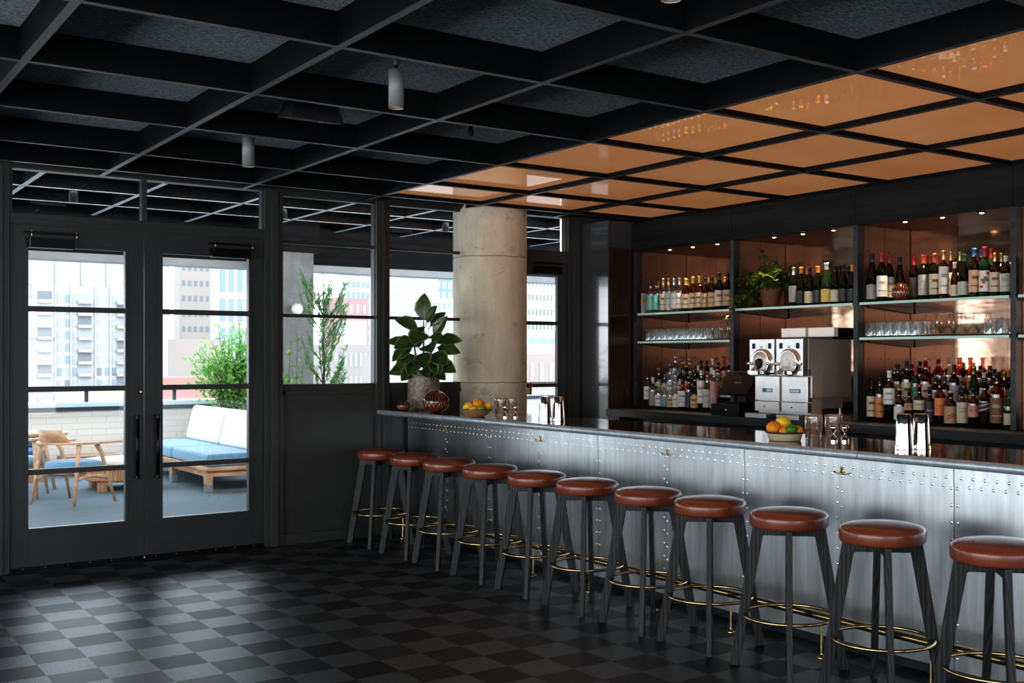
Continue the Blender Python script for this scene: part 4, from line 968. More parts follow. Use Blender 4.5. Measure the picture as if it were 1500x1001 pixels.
def bottle(kind, h, r, glass, label, cap, text=None, tcol=None, lspan=None):
    pf = PROF[kind]; cf = CAPF[kind] if cap not in ('silver', 'gold', 'redgold') or kind != 'spirit' else .80
    body = [(.001, .006 * h)] + [(a * r, b * h) for a, b in pf if b <= .965]
    o = MB().lathe(body + [(.001, pf[-1][1] * h * .97)], 18, cap=False).build('bottle', GLASS[glass])
    cr = [(a * r, b * h) for a, b in pf]
    rn = pf[-3][0] * r
    if cap in ('cork', 'wood') or kind == 'squat':
        cp = [(rn * 1.0, .945 * h), (rn * 1.28, .948 * h), (rn * 1.30, .995 * h), (rn * 1.2, h), (.001, h)]
    else:
        cp = [(rn * 1.06, cf * h), (rn * 1.05, .955 * h), (rn * 1.18, .962 * h), (rn * 1.18, .996 * h), (rn, h), (.001, h)]
    MB().lathe(cp, 14, cap=False).build('cap', CAP[cap], o)
    a, b = lspan or LSPAN[kind]
    arc_strip(r + .0006, a * h, b * h, FACING - 1.25, FACING + 1.25).build('paper_label', LABEL[label], o)
    lab = o.children[-1]
    if text:
        tm = LABEL[tcol] if tcol in LABEL else CAP[tcol]
        if text in ('*',):        # a tall printed strip with red and green shapes
            m = arc_strip(r + .0011, .30 * h, .36 * h, FACING - .7, FACING + .5, 8); m.build('label_print', LABEL['green'], lab)
            for k in range(4): arc_strip(r + .0012, (.17 + .09 * k) * h, (.22 + .09 * k) * h, FACING - .9 + .35 * k, FACING - .35 + .35 * k, 4).build('label_print', LABEL['red'], lab)
        elif text in ('//', '///'):   # a slanted band across the label
            n = 10; zc = (a + b) / 2 * h
            for k in range(len(text)):
                off = (k - (len(text) - 1) / 2) * (.030 if text == '//' else .016); hw = .0035 if text == '//' else .004
                if text == '///' and k == 2: continue
                vs = []
                for s in (-1, 1):
                    for i in range(n + 1):
                        t = i / n - .5; an_ = FACING + t * (1.9 if text == '//' else 1.0); vs.append(((r + .0012) * math.cos(an_), (r + .0012) * math.sin(an_), zc + off + .024 * t + s * hw))
                MB().add(vs, [(i, i + 1, n + 2 + i, n + 1 + i) for i in range(n)]).build('label_stripe', tm, lab)
        else:
            ln = max(len(x) for x in text.split('|')); size = min(.030, 1.75 * r / ln * 1.35)
            wrap_text(text, size, r + .0012, (a + (b - a) * (.62 if '|' in text else .55)) * h, tm, lab, facing=FACING)
    elif b - a > .3 and label not in ('black', 'navy', 'dark'):
        # printed lines on the label
        for (f0, f1, w) in ((.60, .74, .55), (.26, .32, .8)):
            arc_strip(r + .0011, (a + (b - a) * f0) * h, (a + (b - a) * f1) * h, FACING - w, FACING + w, 6).build('label_print', LABEL['brown' if label in ('cream', 'tan', 'peach', 'orange', 'yellow') else 'grey'], lab)
    return o
def copy_look(o): return copy_tree(o)
cnt = {}
def nth(n): return ORD[n] if n < len(ORD) else str(n)
rowname = ('front', 'middle', 'back')
ZBAY = {'u': 'upper shelf', 'l': 'counter'}
RR_ = random.Random(3)
for (bay, lev, row, y, x, zb, h, r, kind, glass, label, cap, text, tcol, lspan) in BOTTLES:
    key = (kind, round(h, 2), r, glass, label, cap, text, lspan)
    if key in MESHES: o = copy_look(MESHES[key])
    else: o = MESHES[key] = bottle(kind, h, r, glass, label, cap, text, tcol, lspan)
    o.location = (x, y, zb + (.0005 if lev == 'u' else .0008)); o.rotation_euler = (0, 0, RR_.uniform(-.22, .22) if not text else RR_.uniform(-.08, .08))
    k = (bay, lev, row); cnt[k] = cnt.get(k, 0) + 1
    where = {'window': 'first', 'machine': 'second', 'mirror': 'third', 'end': 'fourth'}[bay]
    tag(o, '%s bottle, %s label, %s cap, %s from windows, %s row, %s bay %s' % (GLASSWORD[glass], label, {'redgold': 'red'}.get(cap, cap), nth(cnt[k]), rowname[row], where, ZBAY[lev]), 'bottle', 'bottles on the %s of the %s bay' % (ZBAY[lev], where))
for (a, b, w) in ((7.95, 6.75, 'first'), (5.37, 4.16, 'third')):
    o = MB().box(6.625, XD - .003, b, a, CT + .0005, 1.1200).box(6.765, XD - .003, b, a, 1.12, 1.2200).build('bottle_riser', black_metal)
    tag(o, 'black stepped riser under the rear bottles of the %s bay' % w, 'riser', 'stepped bottle risers')
# grey carton with an orange stripe, first bay
o = MB().box(-.05, .04, -.020, .020, 0, .185, 0).box(-.0512, -.0505, -.0205, .0205, .09, .125, 1).box(-.051, .041, -.0208, -.0202, .09, .125, 1).build('bottle_carton', [LABEL['grey'], LABEL['orange']]); o.location = (6.57, 7.922, ZU + .0005); tag(o, 'grey cardboard carton with an orange stripe on the first bay shelf', 'carton')
# pierced vase on the third bay shelf
v3 = pierced('pierced_vase', .066, .130); v3.location = (6.57, 5.068, ZU + .0005); tag(v3, 'round pierced brown vase among the wine bottles', 'vase')
# ---- glassware
tum = MB().lathe([(.036, 0), (.036, .003), (.030, .098), (.029, .102), (.001, .103)], 18, cap=False).build('tumbler', clear_glass)
MB().lathe([(.027, .088), (.001, .087)], 14, cap=False).build('thick_base', clear_glass, tum)
cpe = MB().lathe([(.046, 0), (.045, .004), (.030, .040), (.012, .060), (.0045, .068), (.0035, .080), (.0035, .135), (.010, .140), (.032, .143), (.032, .145), (.001, .146)], 20, cap=False).build('coupe_glass', clear_glass)
first = {'tumbler': tum, 'coupe_glass': cpe}
usedg = {}
def glassware(kind, x, y, bayname):
    o = first[kind]
    if usedg.get(kind): o = copy_tree(o)
    usedg[kind] = True
    o.location = (x, y, ZL + .0125)
    rw = 'front' if x < 6.6 else ('second' if x < 6.69 else 'back')
    k = (kind, bayname, rw); cnt[k] = cnt.get(k, 0) + 1
    nm = 'upturned clear tumbler' if kind == 'tumbler' else 'upturned stemmed coupe glass'
    tag(o, '%s, %s from the windows, %s row, %s bay lower shelf' % (nm, nth(cnt[k]), rw, bayname), 'glass', 'upturned glasses on the %s bay lower shelf' % bayname)
for rx, off in ((6.555, 0), (6.64, .03), (6.725, .01)):
    for i in range(11): glassware('tumbler', rx, 7.885 - off - i * .0765, 'first')
    for i in range(3): glassware('coupe_glass', rx, 7.02 - off - i * .096, 'first')
for rx, off in ((6.555, 0), (6.64, .03), (6.725, .01)):
    for i in range(6): glassware('tumbler', rx, 5.33 - off - i * .0765, 'third')
    for i in range(5): glassware('coupe_glass', rx, 4.845 - off - i * .098, 'third')
    for i in range(2): glassware('tumbler', rx, 4.345 - off - i * .078, 'third')
# ---- trailing plant on the second bay shelf
tp = empty('trailing_plant', (6.72, 6.49, ZU + .0005)); tag(tp, 'trailing green plant in a terracotta pot on the glass shelf', 'plant')
MB().lathe([(.001, 0), (.062, 0), (.092, .150), (.098, .152), (.098, .175), (.088, .175), (.084, .155), (.001, .15)], 24, cap=False).build('pot', clay, tp)
m = MB(); st = MB(); q = random.Random(11)
def vine(pts, nleaf, size):
    st.tube(pts, .0022, 5)
    for i in range(nleaf):
        t = q.random() * (len(pts) - 1); k = int(t); p = Vector(pts[k]).lerp(Vector(pts[k + 1]), t - k)
        d = Vector((q.uniform(-1, .6), q.uniform(-1, 1), q.uniform(-.6, .5)))
        m.leaf(p + d * .02, d, (q.uniform(-.4, .4), q.uniform(-.4, .4), 1), size * q.uniform(.7, 1.25), size * q.uniform(.6, 1.0), 0, None, .25)
for i in range(64):
    a = q.uniform(0, 2 * PI); rr = q.uniform(.02, .07); b = Vector((rr * math.cos(a), rr * math.sin(a), .16)); sp = q.uniform(.05, .2)
    e = b + Vector((math.cos(a) * sp - .04, min(math.sin(a) * sp + .05, .10), q.uniform(.02, .15)))
    vine([b, b.lerp(e, .5) + Vector((0, 0, .06)), e], 10, .05)
for i in range(16):     # hanging toward the window side
    b = Vector((-.04, .05, .17)); e = Vector((q.uniform(-.16, -.03), q.uniform(.09, .135), q.uniform(.04, .17)))
    vine([b, b.lerp(e, .5) + Vector((0, 0, .06)), e], 10, .045)
for i in range(3):
    e = Vector((-.275 - .01 * i, .175 + .025 * i, -.05 - .05 * i)); vine([Vector((-.05, .08, .17)), Vector((-.20, .12, .12)), Vector((-.27, .16, .05)), e], 18, .04)
for (dx, dy, dz) in ((.02, .13, .50), (.0, .10, .46), (.0, .02, .42), (-.02, -.1, .38), (.03, -.17, .34), (.04, -.26, .34), (-.03, .08, .36), (-.05, -.04, .36), (-.04, -.15, .30), (.05, -.33, .36), (.03, -.05, .44)):
    b = Vector((0, 0, .17)); e = Vector((dx, dy, dz)); vine([b, b.lerp(e, .6) + Vector((0, .01, .03)), e], 13, .044)
m.build('foliage', leaf_ivy, tp); st.build('stem', stem_mat, tp)
# ---- frozen drink machine
fm = empty('frozen_drink_machine', (6.45, 5.94, CT + .0005)); tag(fm, 'twin-barrel stainless frozen drink machine on the back counter', 'drink machine')
def F(mb, name, mat, par=None, **k):
    o = mb.build(name, mat, par or fm, **k)
    if par is None: o.matrix_parent_inverse = Matrix.Translation(-fm.location)
    return o
ya, yb = 6.222, 5.662
F(MB().box(6.26, 6.30, yb, ya, 1.40, 1.632).box(6.30, 6.74, yb - .004 + .004, ya, 1.19, 1.628), 'housing', steel)
F(MB().box(6.30, 6.42, yb + .01, ya - .01, 1.06, 1.19).box(6.42, 6.70, yb + .05, ya - .05, 1.10, 1.19), 'plinth', steel)
m = MB()
for (xx, yy) in ((6.45, yb + .06), (6.68, yb + .06), (6.45, ya - .06), (6.68, ya - .06)): m.cyl((xx, yy, 0), .013, CT + .0005, 1.11, 12)
F(m, 'foot', steel_dull)
for k, (a, b) in enumerate(((6.217, 5.954), (5.933, 5.664))):
    c = (a + b) / 2
    F(MB().box(6.20, 6.26, b, a, 1.352, 1.632), 'face_panel', steel_dull, bevel=.003)
    F(MB().box(6.262, 6.305, b + .006, a, 1.155, 1.345).box(6.258, 6.305, b + .006, a, 1.075, 1.150), 'front_panel', steel_dull, bevel=.002)
    lb = fm.children[-1]
    m = MB().box(6.259, 6.262, c - .052, c + .052, 1.222, 1.252, 0).box(6.2585, 6.259, c - (.045 if k else .048), c + (.045 if k else .005), 1.227, 1.247, 1)
    F(m, 'badge', [LABEL['blue'], LABEL['white']], lb)
    F(MB().lathe([(.006, 6.258), (.006, 6.255)], 8, (0, c + .03, 1.112), 0, 'x'), 'lock', black_metal, lb)
    m = MB()
    for yy in (c + .085, c - .085): m.box(6.196, 6.2, yy - .014, yy + .014, 1.558, 1.60, 0)
    m.box(6.197, 6.2, c - .012, c + .014, 1.562, 1.568, 0).box(6.197, 6.2, c - .012, c + .016, 1.574, 1.579, 1).lathe([(.010, 6.2), (.010, 6.196)], 12, (0, c - .045, 1.575), 2, 'x')
    F(m, 'switch', [black_plastic, LABEL['red'], steel_dull])
    cz = 1.455
    F(MB().lathe([(.100, 6.20), (.102, 6.185), (.094, 6.175), (.080, 6.178)], 32, (0, c - .005, cz), 0, 'x', cap=False), 'barrel_ring', steel_bright)
    F(MB().lathe([(.082, 6.180), (.060, 6.168), (.03, 6.17), (.001, 6.17)], 28, (0, c - .005, cz), 0, 'x', cap=False), 'barrel_cover', [white_shell] if k else [steel])
    F(MB().lathe([(.034, 6.169), (.030, 6.150), (.020, 6.148), (.001, 6.150)], 18, (0, c - .005, cz - .005), 0, 'x', cap=False), 'hub', [white_shell] if k else [black_metal])
    for s in (-1, 1):
      m = MB(); m.tube([(6.175, c - .005 + s * .085, cz - .01), (6.150, c - .005 + s * .098, cz - .012), (6.150, c - .005 + s * .118, cz - .012)], [.012, .014, .010], 10)
      F(m, 'clamp', steel_bright)
    m = MB().add([(6.17, c + .035, cz - .03), (6.17, c - .045, cz - .03), (6.17, c - .055, cz - .065), (6.17, c + .05, cz - .065), (6.09, c + .05, cz - .066), (6.09, c - .055, cz - .066)], [(0, 1, 2, 3), (0, 3, 4), (1, 5, 2), (0, 4, 5, 1), (2, 5, 4, 3)])
    m.box(6.085, 6.17, c - .055, c + .05, cz - .092, cz - .066)
    F(m, 'spout', steel_bright, bevel=.002)
    F(MB().tube([(6.10, c + .045, cz - .085), (6.06, c + .075, cz - .083)], .008, 8).sphere((6.055, c + .082, cz - .083), .017, 12, 8), 'draw_handle', black_plastic)
    F(MB().box(6.19, 6.30, b + .03 + (.05 if k == 0 else 0), a - .01 + (.05 if k == 0 else 0), CT + .0005, 1.058), 'drip_tray', steel_dull, bevel=.003)
    F(MB().box(6.55, 6.60, b + .005, a - .005, 1.650, 1.722), 'hopper_lid', [white_shell], bevel=.004)
F(MB().box(6.601, 6.77, yb, ya, 1.628, 1.718).box(6.545, 6.601, yb + .01, ya - .01, 1.628, 1.649), 'vent_cover', black_plastic)
# ---- till on its cash drawer
cd = MB().box(-.13, .20, -.16, .16, 0, .095).build('cash_drawer', black_plastic, bevel=.004); cd.location = (6.36, 6.528, CT + .0005); tag(cd, 'black cash drawer under the tilted till screen', 'cash drawer')
MB().box(-.134, -.13, -.145, .145, .012, .080).build('drawer', black_metal, cd, bevel=.002)
MB().lathe([(.009, -.134), (.009, -.139), (.001, -.139)], 12, (0, -.02, .047), 0, 'x', cap=False).build('lock', steel_bright, cd)
tl = empty('till', (6.36, 6.50, CT + .096)); tag(tl, 'black touchscreen till seen from behind, tilted back', 'till')
sc = MB().obox((0, 0, 0), (1, 0, 0), (0, 1, 0), (0, 0, 1), .17, .012, .115).build('screen', black_plastic, tl, bevel=.006)
sc.location = (-.02, -.02, .165); sc.rotation_euler = (R(-38), 0, R(-90))
tv, tf = text_pts('micros', .026)
MB().add([(x, -.0128, y) for x, y in tv], tf).build('lettering', LABEL['grey'], sc)
MB().box(-.07, .10, -.10, .10, 0, .014).obox((.03, -.02, .075), (1, 0, 0), (0, 1, 0), (0, 0, 1), .018, .05, .062).build('stand', black_metal, tl, bevel=.004)
# ------------------------------------------------------------------ ceiling fittings
def pendant(lab, x, y):
    root = empty('ceiling_spotlight', (x, y, 0)); tag(root, lab, 'ceiling light', 'grey cylinder spotlights on the ceiling')
    MB().lathe([(.030, 2.715), (.0375, 2.705), (.0375, 2.890), (.034, 2.892), (.001, 2.892)], 24, cap=False).lathe([(.034, 2.706), (.030, 2.76), (.001, 2.765)], 20, mi=1, cap=False).build('lamp_housing', [lamp_grey, lamp_grey], root)
    MB().lathe([(.026, 2.758), (.001, 2.757)], 16, cap=False).build('lens', amberlens, root)
    MB().cyl((0, 0, 0), .008, 2.89, 2.94, 10)  .cyl((0, 0, 0), .013, 2.915, ZP - .0005, 12, 1).build('stem', [black_metal, lamp_grey], root)
    l = bpy.data.lights.new('ceiling_spot', 'SPOT'); l.energy = 6; l.color = (1, .78, .5); l.spot_size = R(50); l.spot_blend = .7; l.shadow_soft_size = .02
    lo = bpy.data.objects.new('ceiling_spot', l); C.objects.link(lo); lo.location = (x, y, 2.74)
pendant('grey cylinder spotlight hanging nearest the speaker, toward the camera', 2.475, 4.89)
pendant('grey cylinder spotlight hanging near the double doors', 2.475, 6.945)
pendant('grey cylinder spotlight cut off by the top of the frame', 2.475, 2.855)
sp = empty('ceiling_speaker', (2.47, 5.93, 2.86)); tag(sp, 'black wedge speaker hung between the ceiling beams', 'speaker')
s1 = MB().add([(-.16, -.10, -.055), (.16, -.10, -.055), (.16, .10, -.02), (-.16, .10, -.02), (-.12, -.08, .075), (.12, -.08, .075), (.12, .08, .075), (-.12, .08, .075)], [(0, 1, 2, 3), (4, 5, 6, 7), (0, 1, 5, 4), (1, 2, 6, 5), (2, 3, 7, 6), (3, 0, 4, 7)]).build('cabinet', speaker_black, sp, bevel=.006)
MB().box(.02, .05, -.06, -.05, -.050, -.049).build('badge', steel_dull, s1); s1.children[0].location = (0, 0, -.0005)
MB().box(-.05, .05, -.02, .02, .07, .0845).build('bracket', black_metal, sp)
se = MB().lathe([(.022, 2.9445), (.022, 2.94), (.014, 2.935), (.014, 2.90), (.018, 2.895), (.016, 2.862), (.001, 2.86)], 14, cap=False).build('ceiling_sensor', black_plastic, loc=(3.51, 5.93, 0)); tag(se, 'small black sensor hanging from the ceiling beyond the beams', 'sensor')

# ------------------------------------------------------------------ terrace
struct(MB().box(-14, 16, YW + TH, 15.9, -.2, -.004).build('terrace_floor', terrace_stone), 'blue-grey stone paving of the roof terrace')
pw = MB().box(-14, 16, 15.4, 15.72, -.004, .80).build('wall_parapet', parapet_brick); struct(pw, 'white brick parapet around the terrace')
MB().box(-14, 16, 15.34, 15.78, .80, .85).build('coping_edge', dark_rail, pw); MB().box(-14, 16, 15.36, 15.76, .85, .905).build('coping', coping_m, pw)
rl = empty('terrace_railing', (0, 15.5, .905)); tag(rl, 'dark steel guard rail above the white parapet', 'railing')
def RL(mb, n, m): o = mb.build(n, m, rl); o.matrix_parent_inverse = Matrix.Translation(-rl.location)
RL(MB().box(-14, 16, 15.47, 15.53, 1.05, 1.075), 'rail', dark_rail)
for k in range(20): RL(MB().box(3.374 + (k - 8) * 1.12 - .022, 3.374 + (k - 8) * 1.12 + .022, 15.48, 15.52, .9055, 1.05), 'post', dark_rail)
struct(MB().box(-14, 16, YW + TH, 13.62, 3.27, 3.4).build('ceiling_soffit', soffit_m), 'dark coffered soffit over the terrace')
ZE = 3.10
def ebeam(x0, x1, y0, y1, lab):
    global tn
    o = MB().box(x0, x1, y0, y1, ZE + .004, 3.27, 0).box(x0, x1, y0, y1, ZE, ZE + .004, 1).build('trim_%d' % tn, [soffit_m, soffit_edge]); tn += 1
    struct(o, lab)
for x in [-5.3, -4.26, -3.22, -2.18, -1.14, -.11] + AX[5:] + [7.9, 8.94, 9.98]: ebeam(x - .022, x + .022, YW + TH, 13.5, 'pale-edged beam of the terrace soffit running outward')
for y in (9.46, 10.47, 11.48, 12.48): ebeam(-14, 16, y - .019, y + .019, 'pale-edged beam of the terrace soffit along the facade')
struct(MB().box(-14, 16, 13.42, 13.62, 2.67, 3.27).box(-14, 16, 13.45, 13.75, 2.585, 2.67, 1).build('trim_%d' % tn, [soffit_m, fascia_m]), 'edge beam of the terrace roof'); tn += 1
def ependant(x, y, lab):
    r = empty('terrace_spotlight', (x, y, 0)); tag(r, lab, 'ceiling light', 'grey spotlights under the terrace soffit')
    MB().lathe([(.03, 3.005), (.04, 3.0), (.04, 3.18), (.001, 3.182)], 18, cap=False).build('lamp_housing', black_wood, r); MB().cyl((0, 0, 0), .008, 3.18, 3.2695, 8).build('stem', black_metal, r)
ependant(2.40, 11.56, 'grey terrace spotlight seen through the left transom window'); ependant(6.56, 11.67, 'grey terrace spotlight seen beside the concrete column'); ependant(4.53, 11.63, 'grey terrace spotlight at the edge of the fixed window')
for (x, y, lab) in ((2.40, 12.75, 'wedge speaker under the terrace soffit seen through the left transom'), (6.55, 12.90, 'wedge speaker under the terrace soffit seen behind the rubber plant')):
    r = empty('terrace_speaker', (x, y, 3.12)); tag(r, lab, 'speaker', 'speakers under the terrace soffit')
    MB().add([(-.16, -.12, -.04), (.16, -.12, -.04), (.16, .12, .0), (-.16, .12, .0), (-.14, -.08, .07), (.14, -.08, .07), (.14, .10, .07), (-.14, .10, .07)], [(0, 1, 2, 3), (4, 5, 6, 7), (0, 1, 5, 4), (1, 2, 6, 5), (2, 3, 7, 6), (3, 0, 4, 7)]).build('cabinet', black_wood, r)
    MB().box(-.04, .04, -.02, .02, .068, .1495).build('bracket', black_metal, r)
fl = MB().lathe([(.09, 3.2695), (.09, 3.22), (.07, 3.20), (.001, 3.198)], 20, cap=False).build('terrace_downlight', white_top, loc=(3.42, 10.15, 0)); tag(fl, 'white round lamp flush under the terrace soffit above the right door', 'ceiling light')
oc = MB().box(4.80, 5.43, 12.95, 13.40, -.004, 2.769).build('concrete_pier', concrete_grey); struct(oc, 'grey concrete pier on the terrace')
struct(MB().box(4.74, 5.49, 12.90, 13.415, 2.77, 3.269).build('trim_%d' % tn, soffit_m), 'dark beam end resting on the concrete pier'); tn += 1
gs = empty('wall_lamp', (5.18, 12.95, 2.075)); tag(gs, 'white globe wall lamp on the grey concrete pier', 'wall lamp')
MB().sphere((0, -.10, 0), .070, 20, 12).build('globe', white_shell, gs); MB().lathe([(.03, -.001), (.03, -.015), (.012, -.018), (.012, -.06)], 12, (0, 0, 0), 0, 'y').build('wall_plate', steel_dull, gs); MB().tube([(.05, -.05, .01), (.20, -.03, .01)], .006, 6).build('arm', steel_dull, gs)
op = MB().box(6.66, 7.0, 9.2, 9.44, -.004, 3.095).build('concrete_pier', concrete); struct(op, 'board-marked post outside the single door')
pl = MB().box(6.0, 6.5, 9.35, 9.85, -.004, .86).lathe([(.001, .861), (.2, .861)], 8, (6.25, 9.6, 0), 1, cap=False).build('terrace_planter', [lamp_grey, soil], bevel=.01); tag(pl, 'grey planter box outside the single door', 'planter')
# sofa
so = empty('terrace_sofa', (4.3, 13.65, -.004)); tag(so, 'wooden terrace sofa with pale blue seats and white back cushions', 'sofa')
def S(mb, n, m, par=None, **k):
    o = mb.build(n, m, par or so, **k)
    if par is None: o.matrix_parent_inverse = Matrix.Translation(-so.location)
    return o
S(MB().box(3.90, 4.78, 12.28, 15.05, .235, .275).box(3.93, 4.75, 12.32, 15.0, .165, .235), 'frame', oak, bevel=.004)
for (x, y) in ((3.95, 12.36), (3.95, 13.66), (3.95, 14.9), (4.70, 12.36), (4.70, 14.9)):
    l_ = S(MB().add([(x - .03, y - .06, .0), (x + .03, y - .06, .0), (x + .03, y + .04, .0), (x - .03, y + .04, .0), (x - .035, y - .075, .2), (x + .035, y - .075, .2), (x + .035, y + .06, .2), (x - .035, y + .06, .2)], [(0, 1, 2, 3), (4, 5, 6, 7), (0, 1, 5, 4), (1, 2, 6, 5), (2, 3, 7, 6), (3, 0, 4, 7)]), 'leg', oak)
    S(MB().box(x - .034, x + .034, y - .066, y + .046, -.001, .085), 'foot_sleeve', steel_dull, l_)
for (a, b) in ((12.33, 13.66), (13.665, 15.0)): S(MB().box(3.93, 4.74, a, b, .276, .415), 'seat_cushion', blue_cloth, bevel=.045, segs=4)
for (a, b) in ((12.36, 13.65), (13.69, 14.98)):
    c_ = S(MB().box(-.085, .085, a, b, .0, .46), 'back_cushion', white_cloth, bevel=.06, segs=4)
    c_.matrix_parent_inverse = Matrix.Identity(4); c_.location = (4.56 - 4.3, -13.65, .405); c_.rotation_euler = (0, R(14), 0)
S(MB().box(4.76, 4.82, 12.36, 14.98, .235, .80), 'back_board', oak)
# armchair
def armchair(lab, x, y, rz):
    r = empty('terrace_armchair', (x, y, -.004), rz); tag(r, lab, 'armchair', 'oak terrace armchairs')
    # local: front is +Y
    MB().lathe([(.001, .335), (.20, .335), (.268, .350), (.280, .385), (.265, .42), (.20, .437), (.001, .442)], 28, cap=False, sx=1.0, sy=.95).build('seat_cushion', blue_cloth, r)
    MB().lathe([(.001, .322), (.20, .322), (.20, .334), (.001, .334)], 24, cap=False).build('seat_pan', navy_cloth, r)
    for s in (-1, 1):
        f1 = MB().tube([(s * .31, .25, 0), (s * .285, .16, .30), (s * .27, .10, .52), (s * .265, .04, .605)], [.013, .020, .021, .026], 10); f1.build('leg', oak, r)
        f2 = MB().tube([(s * .29, -.27, 0), (s * .27, -.22, .30), (s * .26, -.19, .52), (s * .25, -.17, .605)], [.013, .020, .021, .024], 10); f2.build('leg', oak, r)
        MB().tube([(s * .285, .16, .26), (s * .26, .03, .285), (s * .262, -.10, .285), (s * .27, -.215, .26)], [.024, .018, .018, .024], 8).build('side_rail', oak, r)
    MB().tube([(-.27, -.02, .29), (0, -.02, .30), (.27, -.02, .29)], .018, 8).build('cross_rail', oak, r)
    # one continuous arm and back band
    n = 26; vs = []; fs = []
    for i in range(n + 1):
        t = i / n; a = R(200) + R(-220) * t     # sweeps behind the sitter
        a = R(-20) - (R(140)) * t
        if t < .22: p = Vector((.30 - .02 * (t / .22), .32 - .38 * (t / .22)))
        elif t > .78: p = Vector((-.28 - .02 * ((t - .78) / .22), -.06 + .38 * ((t - .78) / .22)))
        else:
            u = (t - .22) / .56; an = R(0) - PI * u; p = Vector((.28 * math.cos(an), -.06 + .235 * math.sin(an)))
        w = .032 + .018 * math.sin(PI * min(1, max(0, (t - .1) / .8)))
        zc = .615 + .012 * math.sin(PI * t); c0 = Vector((0, -.02)); d = (p - c0); d = d.normalized() if d.length else Vector((0, -1))
        hh = .012
        for (k, zz) in ((-1, -hh), (1, -hh), (1, hh), (-1, hh)): vs.append((p.x + d.x * w * k, p.y + d.y * w * k, zc + zz))
    for i in range(n):
        for k in range(4): fs.append((i * 4 + k, i * 4 + (k + 1) % 4, (i + 1) * 4 + (k + 1) % 4, (i + 1) * 4 + k))
    fs += [(0, 1, 2, 3), (4 * n + 3, 4 * n + 2, 4 * n + 1, 4 * n)]
    MB().add(vs, fs, 0, False).build('arm_band', oak, r, bevel=.005)
    # raised back panel
    vs = []; m_ = 12
    for (zz, sc_, off) in ((.62, 1.0, 0), (.70, .80, -.015), (.765, .70, -.04)):
        for th in (-.010, .010):
            for i in range(m_ + 1):
                an = -PI / 2 + (i / m_ - .5) * 1.7 * sc_; rr = .262 + th
                vs.append((rr * math.cos(an) * 1.06, -.06 + (rr - .02) * math.sin(an) + off, zz))
    k = m_ + 1; fs = []
    for j in range(2):
        b0 = j * 2 * k; b1 = (j + 1) * 2 * k
        for i in range(m_):
            fs += [(b0 + i, b0 + i + 1, b1 + i + 1, b1 + i), (b0 + k + i, b0 + k + i + 1, b1 + k + i + 1, b1 + k + i)]
        fs += [(b0, b0 + k, b1 + k, b1), (b0 + m_, b0 + k + m_, b1 + k + m_, b1 + m_)]
    fs += [(4 * k + i, 4 * k + i + 1, 5 * k + i + 1, 5 * k + i) for i in range(m_)] + [(i, i + 1, k + i + 1, k + i) for i in range(m_)]
    MB().add(vs, fs, 0, True).build('backrest', oak, r)
    return r
armchair('oak terrace armchair with a pale blue seat behind the left door', 2.56, 12.32, R(-58))
armchair('oak terrace armchair half hidden beyond the first one', 2.12, 13.15, R(-20))
ct = empty('coffee_table', (3.30, 13.36, -.004)); tag(ct, 'low slatted wooden coffee table with a white top', 'coffee table')
MB().lathe([(.001, .10), (.40, .10), (.42, .12), (.42, .295), (.40, .305), (.001, .305)], 8, cap=False, smooth=False, yaw=R(22)).build('body', teak, ct)
MB().lathe([(.001, .3055), (.43, .3055), (.43, .34), (.001, .34)], 8, cap=False, smooth=False, yaw=R(22)).build('table_top', white_top, ct)
for (x, y) in ((-.28, -.25), (.25, -.28), (-.25, .28), (.28, .25)): MB().cyl((x, y, 0), .055, 0, .10, 16).build('foot', teak, ct)
bt2 = empty('bistro_table', (2.40, 13.9, -.004)); tag(bt2, 'oak bistro table near the white parapet, behind the armchairs', 'table')
MB().lathe([(.001, .61), (.42, .61), (.43, .62), (.43, .64), (.001, .642)], 36, cap=False).build('table_top', oak, bt2)
for a in (45, 135, 225, 315): MB().tube([(.34 * math.cos(R(a)), .34 * math.sin(R(a)), 0), (.2 * math.cos(R(a)), .2 * math.sin(R(a)), .59), (.1 * math.cos(R(a)), .1 * math.sin(R(a)), .61)], [.018, .024, .028], 10).build('leg', oak, bt2)
lb = empty('terrace_bench', (3.32, 15.12, -.004)); tag(lb, 'long teak slab bench along the white parapet', 'bench')
MB().box(-.34, .34, -.18, .18, .19, .25).build('seat', teak, lb, bevel=.008)
for x in (-.26, .26): MB().box(x - .04, x + .04, -.14, .14, 0, .19).build('leg', teak, lb)
ls = empty('lounge_seat', (2.72, 14.90, -.004)); tag(ls, 'low lounge seat with navy cushions by the parapet', 'lounge seat')
MB().box(-.42, .0, -.35, .3, .2, .38).build('seat_cushion', navy_cloth, ls, bevel=.04, segs=3); MB().box(-.42, .0, .2, .36, .38, .56).build('back_cushion', navy_cloth, ls, bevel=.04, segs=3); MB().box(-.42, .0, -.33, .36, .0, .2).build('base', teak, ls)
